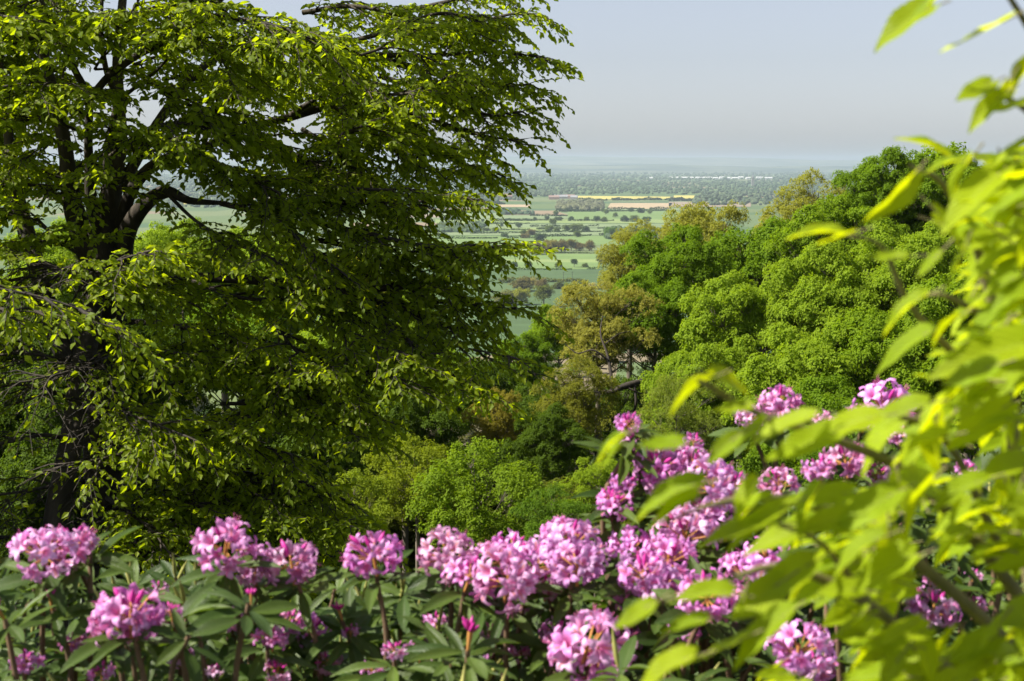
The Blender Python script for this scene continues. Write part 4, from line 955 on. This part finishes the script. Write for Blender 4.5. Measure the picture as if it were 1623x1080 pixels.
rhodo("rhododendron", "tall pink flowering rhododendron at the right reaching above the blurred leaves",
      [(995, 672, 44, 3.9, 'f'), (1000, 700, 34, 3.9, 'half'), (1040, 740, 80, 3.9, 'f'), (1075, 735, 70, 4, 'f'), (1060, 770, 60, 3.9, 'f'), (1130, 775, 88, 3.8, 'f'), (1165, 770, 50, 3.8, 'f'), (975, 800, 62, 3.8, 'f'), (965, 790, 34, 3.8, 'half'), (1085, 850, 92, 3.7, 'f'), (1110, 825, 80, 3.8, 'f'),
       (1060, 885, 86, 3.6, 'f'), (1020, 910, 86, 3.5, 'f'), (1045, 930, 80, 3.5, 'f'), (1120, 945, 92, 3.3, 'f'), (1150, 960, 70, 3.4, 'f'), (1235, 640, 66, 4.2, 'f'), (1190, 665, 44, 4.2, 'f'), (1305, 668, 46, 4.2, 'f'), (1400, 645, 86, 4.1, 'f'), (1375, 665, 50, 4.1, 'small'),
       (1425, 690, 44, 4.0, 'f'), (1235, 768, 56, 3.8, 'f'), (1340, 730, 80, 3.9, 'f'), (1300, 745, 50, 3.9, 'small'), (1390, 752, 40, 3.9, 'small'), (1215, 885, 84, 3.5, 'f'), (1175, 905, 60, 3.6, 'f'), (1265, 1030, 90, 3.1, 'f'), (1290, 1060, 70, 3.2, 'small'), (1480, 965, 84, 3.3, 'f'), (1545, 960, 34, 3.4, 'small'),
       (1475, 920, 26, 3.4, 'small'), (1545, 912, 24, 3.5, 'small'), (1530, 745, 34, 3.9, 'small'), (1100, 700, 30, 4.1, 'half'), (1105, 745, 70, 3.95, 'f'), (1000, 870, 60, 3.75, 'f'), (1150, 830, 76, 3.8, 'f'), (990, 765, 40, 3.9, 'small'), (1085, 990, 60, 3.4, 'f')],
      960, 1640, lambda x: 760 if x > 1080 else 830 - (x - 960) * .5, 304, 330)

# ------------------------------------------------------------------ bright out-of-focus branch at right
def bright_branches():
    rng = np.random.default_rng(555)
    f0 = at(1700, 1500, 1.9); gz = float(ground(f0[0], f0[1])); base = np.array([f0[0], f0[1], gz - .05]); root = empty("leafy_sapling", base)
    sb = MB(); LP = [[], [], []]; LD = [[], [], []]; LN = [[], [], []]; LS = [[], [], []]
    def leaf(px, py, d, px2, py2, dd=0.0, roll=0.0, v=None, wn=None):
        a = at(px, py, d); b = at(px + (px2 - px) * .9, py + (py2 - py) * .9, d + dd); L = np.linalg.norm(b - a); D = nrm(b - a)
        n = np.array([rng.normal() * .4 + roll, rng.normal() * .35 - .25, 1.0]) if wn is None else np.array(wn, float)
        v = int(rng.integers(3)) if v is None else v
        LP[v].append(a); LD[v].append(D); LN[v].append(nrm(n)); LS[v].append(L)
    def br(pts, r): tube(sb, smooth_path([at(*p) for p in pts], 6) - base, r, 7)
    # twigs
    br([(1700, 1400, 2.0), (1660, 1100, 1.9), (1625, 850, 1.8), (1600, 650, 1.75), (1560, 430, 1.7), (1500, 300, 1.6), (1440, 262, 1.55)], [.014, .012, .010, .008, .006, .004, .002])
    br([(1640, 980, 1.8), (1540, 850, 1.7), (1420, 740, 1.6), (1300, 690, 1.5), (1190, 650, 1.45), (1120, 610, 1.4), (1098, 598, 1.4)], [.010, .008, .006, .005, .004, .003, .0015])
    br([(1640, 1060, 1.8), (1500, 930, 1.7), (1360, 830, 1.6), (1230, 790, 1.5), (1130, 800, 1.45), (1050, 830, 1.4)], [.010, .008, .006, .005, .003, .0015])
    br([(1660, 1150, 1.8), (1500, 1060, 1.65), (1380, 960, 1.55), (1250, 900, 1.5), (1150, 920, 1.45), (1050, 955, 1.4)], [.010, .008, .006, .005, .003, .0015])
    br([(1600, 650, 1.75), (1510, 560, 1.65), (1440, 480, 1.6), (1400, 395, 1.55), (1350, 372, 1.5)], [.007, .005, .004, .003, .0012])
    br([(1700, 200, 1.8), (1650, 80, 1.7), (1590, -20, 1.6)], [.006, .005, .003])
    br([(1700, 300, 1.8), (1640, 190, 1.7), (1585, 150, 1.6), (1560, 138, 1.6)], [.006, .004, .003, .0015])
    br([(1560, 500, 1.7), (1500, 470, 1.62), (1465, 470, 1.6)], [.005, .003, .0015])
    br([(1380, 960, 1.55), (1300, 860, 1.5), (1225, 830, 1.45)], [.005, .003, .002]); br([(1600, 900, 1.7), (1500, 700, 1.6), (1400, 660, 1.55), (1330, 690, 1.5)], [.006, .005, .003, .0015])
    # clearly readable leaves
    for a in [(1600, 28, 1.45, 1480, 96, .03), (1500, -14, 1.45, 1424, 38, .0), (1572, 130, 1.5, 1508, 168, -.02), (1600, 130, 1.5, 1572, 185, .02), (1590, 150, 1.5, 1525, 205, 0), (1640, 90, 1.5, 1580, 160, .02),
              (1640, 160, 1.5, 1545, 190, 0), (1520, 255, 1.5, 1460, 262, .0), (1450, 275, 1.45, 1378, 372, .0, .9, 1), (1540, 250, 1.5, 1478, 340, .03), (1590, 270, 1.5, 1475, 365, -.02), (1480, 330, 1.5, 1540, 400, 0),
              (1352, 368, 1.4, 1286, 394, 0), (1436, 405, 1.4, 1362, 415, 0), (1490, 400, 1.45, 1450, 448, 0), (1530, 390, 1.45, 1500, 470, .03), (1600, 330, 1.5, 1500, 300, 0), (1630, 300, 1.5, 1560, 240, .03), (1640, 220, 1.5, 1555, 262, 0),
              (1468, 468, 1.45, 1376, 522, .02), (1620, 400, 1.5, 1505, 440, .0), (1640, 440, 1.5, 1510, 480, .03), (1640, 380, 1.5, 1560, 470, 0), (1600, 480, 1.5, 1520, 540, 0),
              (1520, 500, 1.5, 1460, 540, .03), (1640, 540, 1.45, 1450, 590, 0), (1640, 560, 1.5, 1520, 650, 0), (1560, 600, 1.5, 1435, 600, .03), (1520, 620, 1.5, 1420, 690, 0), (1600, 640, 1.5, 1490, 720, .0),
              (1128, 598, 1.4, 1040, 644, 0), (1130, 594, 1.4, 1205, 622, .03), (1190, 642, 1.4, 1125, 655, 0), (1170, 690, 1.4, 1110, 738, 0), (1290, 660, 1.42, 1165, 700, .0), (1210, 668, 1.4, 1150, 722, .03), (1330, 680, 1.45, 1200, 740, 0), (1470, 640, 1.45, 1350, 680, 0), (1500, 690, 1.45, 1390, 720, .03), (1390, 660, 1.42, 1275, 690, 0),
              (988, 690, 1.4, 930, 728, 0), (990, 694, 1.4, 950, 752, .02), (1080, 700, 1.4, 1000, 712, 0), (1110, 765, 1.4, 985, 805, 0), (1112, 770, 1.4, 1015, 820, .03), (1105, 790, 1.4, 1010, 828, 0),
              (1250, 800, 1.42, 1130, 870, 0), (1220, 790, 1.42, 1140, 820, .03), (1230, 830, 1.42, 1090, 850, -.02), (1200, 760, 1.42, 1150, 830, 0), (1300, 770, 1.42, 1240, 860, 0), (1350, 780, 1.45, 1230, 800, .02),
              (1035, 955, 1.4, 965, 1005, 0), (1160, 940, 1.4, 1050, 935, 0), (1120, 980, 1.4, 1032, 998, 0), (1240, 920, 1.42, 1150, 990, 0), (1180, 940, 1.4, 1170, 980, 0), (1100, 1040, 1.35, 985, 1085, 0), (1180, 1010, 1.4, 1090, 1060, .02), (1290, 890, 1.42, 1180, 960, 0), (1250, 970, 1.4, 1140, 1060, 0),
              (1420, 780, 1.42, 1300, 850, 0), (1480, 760, 1.42, 1400, 860, .03), (1560, 760, 1.42, 1460, 800, 0), (1400, 850, 1.4, 1300, 900, 0), (1450, 880, 1.4, 1330, 930, .02)]:
        leaf(*a)
        if rng.random() < .5 and a[0] > 1250:
            b = list(a); j = rng.normal(0, 26, 2); b[0] += j[0]; b[3] += j[0] + rng.normal(0, 25); b[1] += j[1] + 18; b[4] += j[1] + 18 + rng.normal(0, 25); b[2] += .14
            leaf(*b)
    # the dense inner mass
    HOLES = [(1235, 768, 24), (1340, 730, 36), (1390, 750, 18), (1400, 645, 40), (1235, 640, 34), (1305, 668, 20), (1200, 895, 40), (1268, 1020, 34), (1300, 1060, 30), (1478, 965, 36), (1545, 958, 16), (1475, 920, 12), (1545, 912, 12), (1530, 745, 22), (1450, 845, 16)]
    def edge(y): return np.interp(y, [190, 260, 340, 430, 540, 600, 660, 720, 800, 860, 940, 1000, 1100], [1640, 1560, 1530, 1530, 1500, 1430, 1250, 1240, 1230, 1230, 1240, 1230, 1200])
    n = 0
    while n < 680:
        y = rng.uniform(230, 1130) if n % 3 else rng.uniform(640, 1130); e = edge(y); x = rng.uniform(e + 20, 1720); 
        if x > 1690: continue
        d = rng.uniform(1.42, 2.3); ang = rng.normal(2.7, .65); L = rng.uniform(55, 108) * 1.5 / d
        x2 = x + cos(ang) * L; y2 = y + abs(sin(ang)) * L * rng.choice([1, 1, 1, -.2])
        if x2 < e - 25: continue
        if any(math.hypot((x + x2) / 2 - a, (y + y2) / 2 - b) < c + 34 for a, b, c in HOLES): continue
        if 1180 < x2 < 1460 and 560 < y < 740 and rng.random() < .6: continue
        leaf(x, y, d, x2, y2, rng.normal(0, .03)); n += 1
    lb = MB()
    for v in range(3):
        V, F, U = FOREV[v]; k = len(LP[v]); scatter(lb, V, F, np.array(LP[v]) - base, frames(np.array(LD[v]), np.array(LN[v])), np.array(LS[v]), rng.random(k), uv=U, sy=rng.uniform(.6, 1.0, k))
        for p, dd in zip(LP[v], LD[v]): tube(sb, np.array([p - dd * .022 - np.array([0, 0, .003]), p + dd * .01]) - base, [.0012, .0009], 4)
    lb.build("leaves", M_FORE, root); sb.build("stems", M_GTWIG, root)
    tag(root, "very close bright yellow green leafy branches blurred along the right side", "sapling")
bright_branches()

# ------------------------------------------------------------------ air
hz = MB(); X, Y0, Y1, Z0, Z1 = 34000.0, -70.0, 42500.0, -1.5, 330.0
hz.add([(-X, Y0, Z0), (X, Y0, Z0), (X, Y1, Z0), (-X, Y1, Z0), (-X, Y0, Z1), (X, Y0, Z1), (X, Y1, Z1), (-X, Y1, Z1)], [[0, 3, 2, 1], [4, 5, 6, 7], [0, 1, 5, 4], [1, 2, 6, 5], [2, 3, 7, 6], [3, 0, 4, 7]])
m = bpy.data.materials.new("haze"); m.use_nodes = True; ns = m.node_tree.nodes; ns.remove(ns["Principled BSDF"])
v = ns.new("ShaderNodeVolumePrincipled"); v.inputs["Color"].default_value = (.47, .555, .68, 1); v.inputs["Density"].default_value = 4.7e-5; v.inputs["Anisotropy"].default_value = 0.1
m.node_tree.links.new(v.outputs[0], ns["Material Output"].inputs["Volume"])
tag(hz.build("haze", m, smooth=False), kind="stuff")
